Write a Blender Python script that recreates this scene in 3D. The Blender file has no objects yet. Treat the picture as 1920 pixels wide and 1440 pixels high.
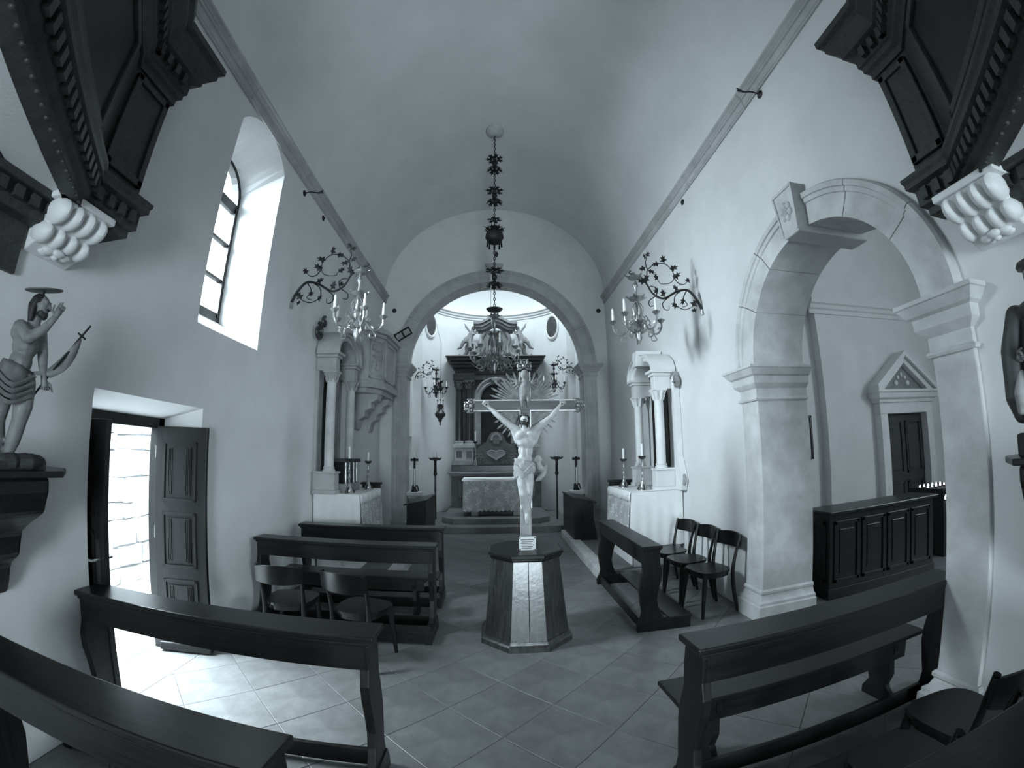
import bpy, bmesh, math, random
from math import sin, cos, pi, sqrt, atan2, radians
from mathutils import Vector, Matrix
from mathutils.geometry import tessellate_polygon
random.seed(7)
V = Vector
SC = bpy.context.scene
COL = SC.collection

# ------------------------------------------------------------------ camera
H = 1.70
PITCH, YAW, ROLL, FPX = 0.159387, -0.046938, -0.011713, 808.573
cam = bpy.data.cameras.new('camera')
cam.type = 'PANO'
cam.panorama_type = 'FISHEYE_LENS_POLYNOMIAL'
cam.sensor_fit = 'HORIZONTAL'
cam.sensor_width = 36.0
cam.sensor_height = 27.0
cam.fisheye_fov = pi
cam.clip_start = 0.01
# theta = 2 atan(r / 2f) as a polynomial in r (wide stereographic action-camera lens)
k = [0.0659335479933868, 1.8826242305816744e-05, -2.819581998447963e-05, 4.0955385563837683e-07]
cam.fisheye_polynomial_k0 = 0
cam.fisheye_polynomial_k1, cam.fisheye_polynomial_k2, cam.fisheye_polynomial_k3, cam.fisheye_polynomial_k4 = [-a for a in k]
cam_ob = bpy.data.objects.new('camera', cam)
COL.objects.link(cam_ob)
Rr = Matrix.Rotation(-ROLL, 3, 'Y')
Rp = Matrix.Rotation(PITCH, 3, 'X')
Ry = Matrix.Rotation(YAW, 3, 'Z')
Rc = Ry @ Rp @ Rr
m = Matrix.Identity(4)
cx, cy, cz = Rc.col[0], Rc.col[2], -Rc.col[1]
for i in range(3):
    m[i][0], m[i][1], m[i][2] = cx[i], cy[i], cz[i]
m.translation = (0, 0, H)
cam_ob.matrix_world = m
SC.camera = cam_ob

# ------------------------------------------------------------------ light
SC.view_settings.view_transform = 'Standard'
SC.view_settings.look = 'None'
SC.view_settings.gamma = 1.0
SC.view_settings.use_curve_mapping = False
SC.view_settings.exposure = 1.08
TINT = (0.76, 0.92, 1.0)
world = bpy.data.worlds.new('sky')
SC.world = world
world.use_nodes = True
bg = world.node_tree.nodes['Background']
bg.inputs['Color'].default_value = (*TINT, 1)
bg.inputs['Strength'].default_value = 2.6
def area(name, loc, target, sx, sy, power, col=TINT):
    l = bpy.data.lights.new(name, 'AREA')
    l.shape = 'RECTANGLE'
    l.size, l.size_y, l.energy, l.color = sx, sy, power, col
    o = bpy.data.objects.new(name, l)
    COL.objects.link(o)
    o.location = loc
    o.rotation_euler = (V(target) - V(loc)).to_track_quat('-Z', 'Y').to_euler()
    return o
# daylight outside the side door, the nave window, the portal behind the camera, the dome skylight and the chapel window
area('door_sky_offscreen', (-4.35, 2.75, 3.9), (-2.0, 2.85, 0.2), 1.6, 2.2, 640)
area('window_sky_offscreen', (-4.6, 3.2, 4.9), (-2.4, 3.5, 4.0), 2.4, 3.0, 600)
area('portal_door_offscreen', (0.85, -5.6, 1.25), (0.3, 3, 1.3), 1.4, 2.4, 165)
area('dome_skylight_offscreen', (0.07, 9.98, 7.6), (0.07, 11.6, 6.2), 2.4, 0.8, 92)
area('chapel_window_offscreen', (10.1, 0.0, 3.6), (6.0, 3.2, 2.0), 1.6, 2.4, 95)

# ------------------------------------------------------------------ materials
def mat(name, col, rough=0.6, metal=0.0, mott=0.0, mscale=6.0, bump=0.0, bscale=40.0, grain=0.0, gscale=8.0, gaxis='X', rnd=0.0, spec=0.5, dark=None, stain=0.0, sscale=1.2):
    """grey procedural material: mottling, grain, per-object variation, fine relief"""
    m = bpy.data.materials.new(name)
    m.use_nodes = True
    nt = m.node_tree
    N, Lk = nt.nodes, nt.links
    b = N['Principled BSDF']
    b.inputs['Roughness'].default_value = rough
    b.inputs['Metallic'].default_value = metal
    b.inputs['Specular IOR Level'].default_value = spec
    tc = N.new('ShaderNodeTexCoord')
    base = N.new('ShaderNodeRGB')
    base.outputs[0].default_value = (col, col, col, 1)
    cur = base.outputs[0]
    def mul(fac_socket, lo, hi):
        nonlocal cur
        mr = N.new('ShaderNodeMapRange')
        Lk.new(fac_socket, mr.inputs['Value'])
        mr.inputs['From Min'].default_value, mr.inputs['From Max'].default_value = 0.3, 0.7
        mr.inputs['To Min'].default_value, mr.inputs['To Max'].default_value = lo, hi
        mx = N.new('ShaderNodeVectorMath')
        mx.operation = 'SCALE'
        Lk.new(cur, mx.inputs[0])
        Lk.new(mr.outputs[0], mx.inputs['Scale'])
        cur = mx.outputs[0]
    def noise(scale, detail=6, vec=None):
        n = N.new('ShaderNodeTexNoise')
        n.inputs['Scale'].default_value = scale
        n.inputs['Detail'].default_value = detail
        n.inputs['Roughness'].default_value = 0.6
        Lk.new(vec or tc.outputs['Object'], n.inputs['Vector'])
        return n
    if mott:
        mul(noise(mscale).outputs['Fac'], 1 - mott, 1 + mott)
    if stain:
        mul(noise(sscale, 9).outputs['Fac'], 1 - stain, 1 + stain * 0.4)
    if grain:
        mp = N.new('ShaderNodeMapping')
        Lk.new(tc.outputs['Object'], mp.inputs['Vector'])
        s = [gscale * 3] * 3
        s['XYZ'.index(gaxis)] = gscale * 0.22
        mp.inputs['Scale'].default_value = s
        n = noise(1.6, 5, mp.outputs['Vector'])
        n.inputs['Distortion'].default_value = 0.8
        mul(n.outputs['Fac'], 1 - grain, 1 + grain)
    if rnd:
        oi = N.new('ShaderNodeObjectInfo')
        mr = N.new('ShaderNodeMapRange')
        Lk.new(oi.outputs['Random'], mr.inputs['Value'])
        mr.inputs['To Min'].default_value, mr.inputs['To Max'].default_value = 1 - rnd, 1 + rnd
        mx = N.new('ShaderNodeVectorMath')
        mx.operation = 'SCALE'
        Lk.new(cur, mx.inputs[0])
        Lk.new(mr.outputs[0], mx.inputs['Scale'])
        cur = mx.outputs[0]
    Lk.new(cur, b.inputs['Base Color'])
    if bump:
        n = noise(bscale, 4)
        bp = N.new('ShaderNodeBump')
        bp.inputs['Strength'].default_value = bump
        bp.inputs['Distance'].default_value = 0.01
        Lk.new(n.outputs['Fac'], bp.inputs['Height'])
        Lk.new(bp.outputs['Normal'], b.inputs['Normal'])
    return m
M = dict(
    plaster=mat('plaster', 0.70, 0.9, mott=0.05, mscale=2.2, bump=0.12, bscale=60, stain=0.05),
    vault=mat('vault_plaster', 0.70, 0.92, mott=0.05, mscale=1.5, bump=0.10, bscale=50, stain=0.07, sscale=0.8),
    dome=mat('dome_plaster', 0.70, 0.9, mott=0.02),
    stone=mat('limestone', 0.46, 0.8, mott=0.12, mscale=5, bump=0.25, bscale=45, stain=0.22, sscale=1.6),
    stone_pale=mat('pale_limestone', 0.60, 0.75, mott=0.10, mscale=7, bump=0.2, bscale=50, stain=0.26, sscale=2.2),
    stone_grey=mat('grey_limestone', 0.30, 0.8, mott=0.15, mscale=6, bump=0.3, bscale=40, stain=0.3, sscale=2.2),
    stone_dark=mat('worn_step_stone', 0.17, 0.7, mott=0.2, mscale=7, bump=0.2, stain=0.3, sscale=2.0),
    floor=mat('floor_slab', 0.19, 0.40, mott=0.16, mscale=9, bump=0.10, bscale=25, rnd=0.12, stain=0.26, sscale=2.8),
    grout=mat('floor_joint', 0.09, 0.9, mott=0.2),
    wood=mat('dark_varnished_wood', 0.013, 0.33, spec=0.30, grain=0.5, gscale=9, bump=0.08, bscale=30, gaxis='X'),
    wood_y=mat('dark_varnished_wood_along_y', 0.013, 0.33, spec=0.30, grain=0.5, gscale=9, bump=0.08, bscale=30, gaxis='Y'),
    wood_z=mat('dark_varnished_wood_upright', 0.012, 0.36, spec=0.28, grain=0.5, gscale=9, bump=0.08, bscale=30, gaxis='Z'),
    chair=mat('dark_chair_wood', 0.009, 0.28, spec=0.35, grain=0.3, gscale=10),
    ped=mat('pedestal_wood', 0.03, 0.24, spec=0.75, grain=0.6, gscale=5, bump=0.12, bscale=18, gaxis='Z', rnd=0.1),
    gallery=mat('gallery_walnut', 0.042, 0.5, spec=0.3, grain=0.35, gscale=7, bump=0.2, bscale=30, mott=0.2),
    gallery_lo=mat('gallery_walnut_moulding', 0.042, 0.5, spec=0.3, grain=0.3, gscale=7, bump=0.2, bscale=30, mott=0.15),
    paint_dark=mat('darkened_oil_painting_and_dark_panel', 0.013, 0.45, spec=0.25, mott=0.75, mscale=5, stain=0.6, sscale=3.5),
    door=mat('stained_door_wood', 0.014, 0.42, spec=0.35, grain=0.3, gscale=8, gaxis='Z', bump=0.1),
    door_far=mat('chapel_door_wood', 0.04, 0.45, grain=0.3, gscale=8, gaxis='Z'),
    iron=mat('black_iron', 0.012, 0.5, metal=0.3, mott=0.3, mscale=20),
    gilt=mat('tarnished_gilding', 0.30, 0.38, metal=0.75, mott=0.35, mscale=14),
    silver=mat('silvered_wood', 0.42, 0.3, metal=0.7, mott=0.25, mscale=18),
    bronze=mat('dark_bronze', 0.07, 0.4, metal=0.6, mott=0.3, mscale=15),
    wax=mat('candle_wax', 0.82, 0.5),
    cloth=mat('white_linen', 0.90, 0.9, mott=0.03, mscale=9, bump=0.1, bscale=120),
    marble=mat('white_marble', 0.74, 0.5, mott=0.05, mscale=5, stain=0.06),
    marble_dark=mat('veined_dark_marble_and_opening_shade', 0.03, 0.3, mott=0.4, mscale=6, stain=0.5, sscale=5),
    marble_grey=mat('grey_marble', 0.17, 0.5, mott=0.2, mscale=7, stain=0.3, sscale=3),
    altar=mat('altar_stone', 0.10, 0.6, mott=0.25, mscale=8, stain=0.35, sscale=3),
    carve=mat('carved_weathered_stone', 0.20, 0.7, mott=0.25, mscale=12, bump=0.3, bscale=30),
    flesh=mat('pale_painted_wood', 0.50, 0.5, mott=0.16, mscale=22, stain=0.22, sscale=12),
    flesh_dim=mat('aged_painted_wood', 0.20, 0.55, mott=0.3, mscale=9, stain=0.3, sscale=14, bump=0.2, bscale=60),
    hair=mat('dark_painted_hair', 0.02, 0.6, mott=0.3, mscale=20),
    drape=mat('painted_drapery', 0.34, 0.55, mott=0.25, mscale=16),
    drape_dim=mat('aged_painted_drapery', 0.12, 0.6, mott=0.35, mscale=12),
    robe=mat('dark_painted_robe', 0.05, 0.5, mott=0.4, mscale=10),
    rock=mat('painted_rock_base', 0.03, 0.8, mott=0.5, mscale=15, bump=0.6, bscale=20),
    cross=mat('cross_wood', 0.075, 0.45, grain=0.35, gscale=9),
    pole=mat('pale_bare_wood', 0.30, 0.6, mott=0.2, mscale=12, grain=0.2, gaxis='Z'),
    plaque=mat('white_metal_plate', 0.75, 0.4),
    ink=mat('dark_ink', 0.03, 0.7),
    rubble=mat('rubble_stone', 0.45, 0.9, mott=0.15, mscale=6, rnd=0.12, bump=0.4, bscale=20),
    mortar=mat('pale_mortar', 0.20, 0.95, mott=0.1),
    chrome=mat('polished_metal', 0.7, 0.2, metal=1.0),
    paper=mat('printed_paper', 0.62, 0.7, mott=0.25, mscale=30),
    rays=mat('dull_gilt_rays', 0.16, 0.5, metal=0.4, mott=0.4, mscale=25),
    outside=mat('outside_paving', 0.5, 0.9, mott=0.1),  # even mid grey of the paving outside the door
    fresco=mat('dark_oval_canvas', 0.045, 0.55, mott=0.5, mscale=6),
)
# lace: linen with a darker open pattern
def lace():
    m = mat('lace_cloth', 0.62, 0.95)
    N, Lk = m.node_tree.nodes, m.node_tree.links
    b = N['Principled BSDF']
    tc = N.new('ShaderNodeTexCoord')
    vo = N.new('ShaderNodeTexVoronoi'); vo.inputs['Scale'].default_value = 26; vo.feature = 'DISTANCE_TO_EDGE'
    no = N.new('ShaderNodeTexNoise'); no.inputs['Scale'].default_value = 7; no.inputs['Detail'].default_value = 6
    Lk.new(tc.outputs['Object'], vo.inputs['Vector']); Lk.new(tc.outputs['Object'], no.inputs['Vector'])
    ad = N.new('ShaderNodeMath'); ad.operation = 'MULTIPLY_ADD'
    Lk.new(vo.outputs['Distance'], ad.inputs[0]); ad.inputs[1].default_value = -1.6
    Lk.new(no.outputs['Fac'], ad.inputs[2])
    cr = N.new('ShaderNodeValToRGB')
    cr.color_ramp.elements[0].position = 0.32; cr.color_ramp.elements[0].color = (0.40, 0.40, 0.40, 1)
    cr.color_ramp.elements[1].position = 0.56; cr.color_ramp.elements[1].color = (0.80, 0.80, 0.80, 1)
    Lk.new(ad.outputs[0], cr.inputs[0]); Lk.new(cr.outputs[0], b.inputs['Base Color'])
    return m
M['lace'] = lace()
def glassy():
    m = bpy.data.materials.new('window_glass'); m.use_nodes = True
    N, Lk = m.node_tree.nodes, m.node_tree.links
    N.remove(N['Principled BSDF'])
    t = N.new('ShaderNodeBsdfTransparent'); g = N.new('ShaderNodeBsdfGlossy'); g.inputs['Roughness'].default_value = 0.05
    mx = N.new('ShaderNodeMixShader'); mx.inputs[0].default_value = 0.06
    Lk.new(t.outputs[0], mx.inputs[1]); Lk.new(g.outputs[0], mx.inputs[2]); Lk.new(mx.outputs[0], N['Material Output'].inputs[0])
    return m
M['glass'] = glassy()
def flame():
    m = bpy.data.materials.new('candle_flame'); m.use_nodes = True
    b = m.node_tree.nodes['Principled BSDF']
    b.inputs['Emission Color'].default_value = (1, 1, 1, 1); b.inputs['Emission Strength'].default_value = 4
    return m
M['flame'] = flame()

# ------------------------------------------------------------------ mesh helpers
class MB:
    def __init__(s): s.v, s.f = [], []
    def add(s, vs, fs):
        n = len(s.v); s.v += [V(a) for a in vs]; s.f += [tuple(i + n for i in f) for f in fs]; return s
    def box(s, x0, x1, y0, y1, z0, z1):
        return s.add([(x, y, z) for x in (x0, x1) for y in (y0, y1) for z in (z0, z1)],
                     [(0, 1, 3, 2), (4, 6, 7, 5), (0, 4, 5, 1), (2, 3, 7, 6), (0, 2, 6, 4), (1, 5, 7, 3)])
    def cbox(s, c, d, rot=None):
        vs = [V((x, y, z)) for x in (-d[0] / 2, d[0] / 2) for y in (-d[1] / 2, d[1] / 2) for z in (-d[2] / 2, d[2] / 2)]
        if rot is not None: vs = [rot @ a for a in vs]
        return s.add([a + V(c) for a in vs], [(0, 1, 3, 2), (4, 6, 7, 5), (0, 4, 5, 1), (2, 3, 7, 6), (0, 2, 6, 4), (1, 5, 7, 3)])
    def prism(s, pts, fn, a, b):
        """polygon pts (u,v) extruded from a to b; fn(u,v,t)->xyz"""
        n = len(pts)
        s.add([fn(u, v, a) for u, v in pts] + [fn(u, v, b) for u, v in pts],
              [(i, (i + 1) % n, (i + 1) % n + n, i + n) for i in range(n)])
        k = len(s.v) - 2 * n
        for off, rev in ((0, True), (n, False)):
            for t in tessellate_polygon([[V((u, v, 0)) for u, v in pts]]):
                t = tuple(i + k + off for i in t); s.f.append(t[::-1] if rev else t)
        return s
    def lathe(s, prof, n=16, c=(0, 0, 0), R=None, sx=1, sy=1):
        vs, fs = [], []
        for r, z in prof:
            for i in range(n):
                a = 2 * pi * i / n; p = V((r * cos(a) * sx, r * sin(a) * sy, z))
                vs.append((R @ p if R is not None else p) + V(c))
        for j in range(len(prof) - 1):
            for i in range(n):
                fs.append((j * n + i, j * n + (i + 1) % n, (j + 1) * n + (i + 1) % n, (j + 1) * n + i))
        fs.append(tuple(range(n))[::-1]); fs.append(tuple((len(prof) - 1) * n + i for i in range(n)))
        return s.add(vs, fs)
    def tube(s, path, r, n=8, closed=False):
        path = [V(p) for p in path]; m = len(path)
        rs = r if isinstance(r, (list, tuple)) else [r] * m
        vs, fs, prev = [], [], None
        for i, p in enumerate(path):
            if closed: t = path[(i + 1) % m] - path[i - 1]
            else: t = path[min(i + 1, m - 1)] - path[max(i - 1, 0)]
            t = t.normalized() if t.length > 1e-9 else V((0, 0, 1))
            if prev is None:
                a = V((0, 0, 1)) if abs(t.z) < 0.9 else V((1, 0, 0))
                u = t.cross(a).normalized()
            else:
                u = prev - t * prev.dot(t); u = u.normalized() if u.length > 1e-6 else t.orthogonal().normalized()
            prev = u; w = t.cross(u)
            for k in range(n):
                a = 2 * pi * k / n; vs.append(p + (u * cos(a) + w * sin(a)) * rs[i])
        for i in range(m if closed else m - 1):
            j = (i + 1) % m
            for k in range(n): fs.append((i * n + k, i * n + (k + 1) % n, j * n + (k + 1) % n, j * n + k))
        if not closed:
            fs.append(tuple(range(n))[::-1]); fs.append(tuple((m - 1) * n + k for k in range(n)))
        return s.add(vs, fs)
    def ell(s, c, r, n=12, m=8, R=None):
        if not isinstance(r, (tuple, list)): r = (r, r, r)
        vs, fs = [], []
        for j in range(m + 1):
            t = pi * j / m
            for i in range(n):
                a = 2 * pi * i / n
                p = V((r[0] * sin(t) * cos(a), r[1] * sin(t) * sin(a), -r[2] * cos(t)))
                vs.append((R @ p if R is not None else p) + V(c))
        for j in range(m):
            for i in range(n): fs.append((j * n + i, j * n + (i + 1) % n, (j + 1) * n + (i + 1) % n, (j + 1) * n + i))
        return s.add(vs, fs)
    def limb(s, pts, rs, n=10):
        """tapered chain of capsules for figures that are merged afterwards"""
        for i in range(len(pts) - 1):
            a, b = V(pts[i]), V(pts[i + 1])
            s.tube([a.lerp(b, k / 4) for k in range(5)], [rs[i] + (rs[i + 1] - rs[i]) * k / 4 for k in range(5)], n)
        for p, r in zip(pts, rs): s.ell(p, r, n, 8)
        return s
    def ring(s, prof, fn, a0, a1, n):
        """closed profile (r,t) swept by angle; fn(r,t,angle)->xyz"""
        m = len(prof); vs = []
        for i in range(n + 1):
            a = a0 + (a1 - a0) * i / n
            vs += [fn(r, t, a) for r, t in prof]
        fs = [(i * m + k, i * m + (k + 1) % m, (i + 1) * m + (k + 1) % m, (i + 1) * m + k) for i in range(n) for k in range(m)]
        fs.append(tuple(range(m))[::-1]); fs.append(tuple(n * m + k for k in range(m)))
        return s.add(vs, fs)
    def sweep(s, prof, path, closed=False):
        """profile (outward, z) swept along a plan polyline with mitred corners; outward = right of travel"""
        m, n = len(prof), len(path); vs = []
        P = [V(p) for p in path]
        for i, p in enumerate(P):
            d1 = (P[i] - P[i - 1]).normalized() if (i > 0 or closed) else None
            d2 = (P[(i + 1) % n] - P[i]).normalized() if (i < n - 1 or closed) else None
            d1 = d1 or d2; d2 = d2 or d1
            n1 = V((d1.y, -d1.x)); n2 = V((d2.y, -d2.x))
            b = (n1 + n2); b = b / max(0.25, (1 + n1.dot(n2)))
            for o, z in prof: vs.append((p.x + b.x * o, p.y + b.y * o, z))
        fs = []
        for i in range(n if closed else n - 1):
            j = (i + 1) % n
            for k in range(m): fs.append((i * m + k, j * m + k, j * m + (k + 1) % m, i * m + (k + 1) % m))
        if not closed:
            fs.append(tuple(range(m))); fs.append(tuple((n - 1) * m + k for k in range(m))[::-1])
        return s.add(vs, fs)
    def xf(s, M4):
        s.v = [M4 @ a for a in s.v]; return s
def mesh(name, mb, m, smooth=False, off=None):
    me = bpy.data.meshes.new(name)
    me.from_pydata([tuple(a - off) if off is not None else tuple(a) for a in mb.v], [], mb.f)
    bm = bmesh.new(); bm.from_mesh(me)
    bmesh.ops.recalc_face_normals(bm, faces=bm.faces); bm.to_mesh(me); bm.free()
    me.materials.append(M[m] if isinstance(m, str) else m)
    if smooth:
        me.shade_smooth()
        try: me.set_sharp_from_angle(angle=radians(40 if smooth is True else smooth))
        except Exception: pass
    return me
ORG = {}
def link(name, me, parent=None):
    o = bpy.data.objects.new(name, me); COL.objects.link(o)
    if parent is not None: o.parent = parent
    return o
def part(parent, name, mb, m, smooth=False, bev=0, label=None):
    """mesh child given in the thing's own (or world, when the thing was opened with at()) coordinates"""
    off = ORG.get(parent)
    o = link(name, mesh(name, mb, m, smooth, off), parent)
    ORG[o] = off
    if bev:
        b = o.modifiers.new('bevel', 'BEVEL'); b.width = bev; b.segments = 2; b.limit_method = 'ANGLE'
    if label: o['label'] = label
    return o
def sculpt(o, voxel=0.008, it=4):
    r = o.modifiers.new('remesh', 'REMESH'); r.mode = 'VOXEL'; r.voxel_size = voxel; r.use_smooth_shade = True
    s = o.modifiers.new('smooth', 'SMOOTH'); s.iterations = it; s.factor = 0.5
    return o
def tag(o, label, cat, group=None):
    o['label'] = label; o['category'] = cat
    if group: o['group'] = group
    return o
def thing(name, label, cat, loc=(0, 0, 0), rotz=0, group=None, world=False):
    o = bpy.data.objects.new(name, None); COL.objects.link(o)
    o.empty_display_size = 0.1
    o.location = loc; o.rotation_euler = (0, 0, rotz)
    ORG[o] = V(loc) if world else None
    return tag(o, label, cat, group)
def struct(name, mb, m, smooth=False, parent=None, bev=0):
    o = link(name, mesh(name, mb, m, smooth), parent); ORG[o] = None
    if parent is None: o['kind'] = 'structure'
    if bev:
        b = o.modifiers.new('bevel', 'BEVEL'); b.width = bev; b.segments = 2; b.limit_method = 'ANGLE'
    return o
def dup(root, loc, rotz=None, label=None, group=None, scale=None):
    def cp(o, par):
        c = o.copy(); COL.objects.link(c); c.parent = par
        for ch in [q for q in bpy.data.objects if q.parent == o]: cp(ch, c)
        return c
    r = cp(root, None); r.location = loc
    if rotz is not None: r.rotation_euler = (0, 0, rotz)
    if label: r['label'] = label
    if group: r['group'] = group
    if scale: r.scale = scale
    return r
def arc(cu, cv, r, a0, a1, n): return [(cu + r * cos(a0 + (a1 - a0) * i / n), cv + r * sin(a0 + (a1 - a0) * i / n)) for i in range(n + 1)]
def bez(p, n=16):
    """smooth curve through the points (Catmull-Rom)"""
    P = [V(a) for a in p]; P = [P[0] * 2 - P[1]] + P + [P[-1] * 2 - P[-2]]; out = []
    for i in range(1, len(P) - 2):
        for k in range(n):
            t = k / n; a, b, c, d = P[i - 1:i + 3]
            out.append(0.5 * ((2 * b) + (c - a) * t + (2 * a - 5 * b + 4 * c - d) * t * t + (3 * b - a - 3 * c + d) * t ** 3))
    out.append(P[-2]); return out
def holed(fn, outer, holes_in, holes_out, a, b):
    """wall slab between coordinates a (room side) and b with openings; fn(u,v,t)->xyz"""
    mb = MB()
    for t, hs in ((a, holes_in), (b, holes_out)):
        loops = [[V((u, v, 0)) for u, v in outer]] + [[V((u, v, 0)) for u, v in h] for h in hs]
        flat = [p for l in loops for p in l]
        mb.add([fn(p.x, p.y, t) for p in flat], [tuple(f) for f in tessellate_polygon(loops)])
    for l1, l2 in zip([outer] + holes_in, [outer] + holes_out):
        n = len(l1)
        mb.add([fn(u, v, a) for u, v in l1] + [fn(u, v, b) for u, v in l2], [(i, (i + 1) % n, (i + 1) % n + n, i + n) for i in range(n)])
    return mb
# ================================================================== the setting
L, R, C = -2.40, 2.55, 9.10          # nave walls and chancel wall
AX = 0.07                            # axis of nave and chancel
# ---- floor with diagonal slabs
floor = struct('floor', MB().box(-2.9, 3.2, -5.2, 9.7, -0.12, -0.006).box(3.2, 9.6, -1.2, 6.3, -0.12, -0.006).box(-2.2, 2.35, 9.7, 12.9, -0.12, 0.0), 'grout')
S2 = sqrt(2) / 2
def clip(poly, x0, x1, y0, y1):
    for ax, lim, sg in ((0, x0, 1), (0, x1, -1), (1, y0, 1), (1, y1, -1)):
        out = []
        for i, p in enumerate(poly):
            q = poly[(i + 1) % len(poly)]
            a, b = (p[ax] - lim) * sg, (q[ax] - lim) * sg
            if a >= 0: out.append(p)
            if a * b < 0: t = a / (a - b); out.append((p[0] + (q[0] - p[0]) * t, p[1] + (q[1] - p[1]) * t))
        poly = out
        if not poly: return []
    return poly
def area2(p): return abs(sum(p[i][0] * p[(i + 1) % len(p)][1] - p[(i + 1) % len(p)][0] * p[i][1] for i in range(len(p)))) / 2
def slab(poly, c, inset=0.0022):
    """one floor slab with eased edge, relative to its middle c"""
    n = len(poly); top = []
    for p in poly:
        d = V((p[0] - c[0], p[1] - c[1])); l = d.length
        top.append((p[0] - c[0] - d.x / l * 0.004, p[1] - c[1] - d.y / l * 0.004))
    mb = MB()
    mb.add([(p[0] - c[0], p[1] - c[1], -0.02) for p in poly] + [(p[0] - c[0], p[1] - c[1], -0.002) for p in poly] + [(x, y, 0.0) for x, y in top],
           [(i, (i + 1) % n, (i + 1) % n + n, i + n) for i in range(n)] + [(i + n, (i + 1) % n + n, (i + 1) % n + 2 * n, i + 2 * n) for i in range(n)] + [tuple(range(2 * n, 3 * n))])
    return mb
TS, U0, V0 = 0.485, 2.195, 1.665
full = None
def lay(x0, x1, y0, y1):
    global full
    g = 0.0016
    for iu in range(-24, 30):
        for iv in range(-24, 30):
            u, v = U0 + iu * TS, V0 + iv * TS
            cu, cv = u + TS / 2, v + TS / 2
            c = ((cu - cv) * S2, (cu + cv) * S2)
            if not (x0 - 0.35 < c[0] < x1 + 0.35 and y0 - 0.35 < c[1] < y1 + 0.35): continue
            corners = [(u + g, v + g), (u + TS - g, v + g), (u + TS - g, v + TS - g), (u + g, v + TS - g)]
            poly = [((a - b) * S2, (a + b) * S2) for a, b in corners]
            cl = clip(poly, x0, x1, y0, y1)
            if len(cl) < 3 or area2(cl) < 0.006: continue
            if area2(cl) > area2(poly) * 0.999:
                if full is None: full = mesh('floor_tile', slab(poly, c), 'floor')
                o = link('floor_tile', full, floor)
            else:
                c = (sum(p[0] for p in cl) / len(cl), sum(p[1] for p in cl) / len(cl))
                o = link('floor_tile', mesh('floor_tile', slab(cl, c), 'floor'), floor)
            o.location = (c[0], c[1], random.uniform(-0.0008, 0.0008))
lay(L + 0.005, R - 0.005, 0.75, C - 0.01)
lay(R + 0.0, 4.3, 1.76, 3.64)
lay(-2.85, L - 0.005, 2.1, 3.2)
for nm_, b_ in (('chapel_paving', (4.3, 9.6, -1.2, 6.3)), ('chapel_paving', (3.13, 4.3, 3.64, 6.3)), ('chapel_paving', (3.13, 4.3, -1.2, 1.76)), ('chancel_paving', (-2.1, 2.3, C, 12.8))):
    struct(nm_, MB().box(*b_, -0.05, 0.0005), 'floor', parent=floor)
# ---- left wall with window and door openings
def fL(u, v, t): return V((t, u, v))
def arch_poly(u0, u1, v0, vs, vc, n=14):
    """opening with flat sides and a segmental head rising from vs to vc"""
    w = (u1 - u0) / 2; h = vc - vs; r = (w * w + h * h) / (2 * h); cu = (u0 + u1) / 2; cv = vc - r
    a = math.asin(min(1, w / r))
    return [(u0, v0), (u1, v0)] + [(cu + r * sin(a - 2 * a * i / n), cv + r * cos(a - 2 * a * i / n)) for i in range(n + 1)]
WIN_I = arch_poly(3.0, 4.0, 2.70, 4.78, 5.02)
WIN_O = arch_poly(3.12, 3.86, 2.98, 4.34, 4.70)
DOOR_I = [(2.07, 0.0), (3.20, 0.0), (3.20, 2.02), (2.07, 2.02)]
DOOR_O = [(2.18, 0.0), (3.10, 0.0), (3.10, 1.93), (2.18, 1.93)]
def wall_left_mesh():
    d_in = [(2.06, 0), (2.06, 2.02), (3.20, 2.02), (3.20, 0)]
    d_out = [(2.10, 0), (2.10, 1.90), (3.14, 1.90), (3.14, 0)]
    oi = [(-5.2, 0)] + d_in + [(9.6, 0), (9.6, 5.3), (-5.2, 5.3)]
    oo = [(-5.2, 0)] + d_out + [(9.6, 0), (9.6, 5.3), (-5.2, 5.3)]
    mb = MB()
    for t, o, h in ((L, oi, WIN_I), (L - 0.45, oo, WIN_O)):
        loops = [[V((u, v, 0)) for u, v in q] for q in (o, h)]
        mb.add([fL(p.x, p.y, t) for q in loops for p in q], [tuple(f) for f in tessellate_polygon(loops)])
    for l1, l2 in ((oi, oo), (WIN_I, WIN_O)):
        n = len(l1)
        mb.add([fL(u, v, L) for u, v in l1] + [fL(u, v, L - 0.45) for u, v in l2], [(i, (i + 1) % n, (i + 1) % n + n, i + n) for i in range(n)])
    return mb
wl = struct('wall_left', wall_left_mesh(), 'plaster')
# ---- right wall with the arch
AR, ACY, AZ = 0.97, 2.70, 2.45
ar_hole = [(ACY - AR, 0), ] + [(ACY - AR, AZ)] + [(ACY + AR * cos(a), AZ + AR * sin(a)) for a in [pi - pi * i / 28 for i in range(1, 28)]] + [(ACY + AR, AZ), (ACY + AR, 0)]
wr_out = [(-5.2, 0)] + ar_hole + [(9.6, 0), (9.6, 5.3), (-5.2, 5.3)]
struct('wall_right', holed(fL, wr_out, [], [], R, R + 0.57), 'plaster')
# ---- chancel wall with the great arch
CR, CZ = 1.93, 3.57
ch_hole = [(AX - CR, 0), (AX - CR, CZ)] + [(AX + CR * cos(a), CZ + CR * sin(a)) for a in [pi - pi * i / 40 for i in range(1, 40)]] + [(AX + CR, CZ), (AX + CR, 0)]
def fC(u, v, t): return V((u, t, v))
struct('wall_chancel', holed(fC, [(-2.9, 0)] + ch_hole + [(3.1, 0), (3.1, 8), (-2.9, 8)], [], [], C, C + 0.5), 'plaster')
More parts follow.
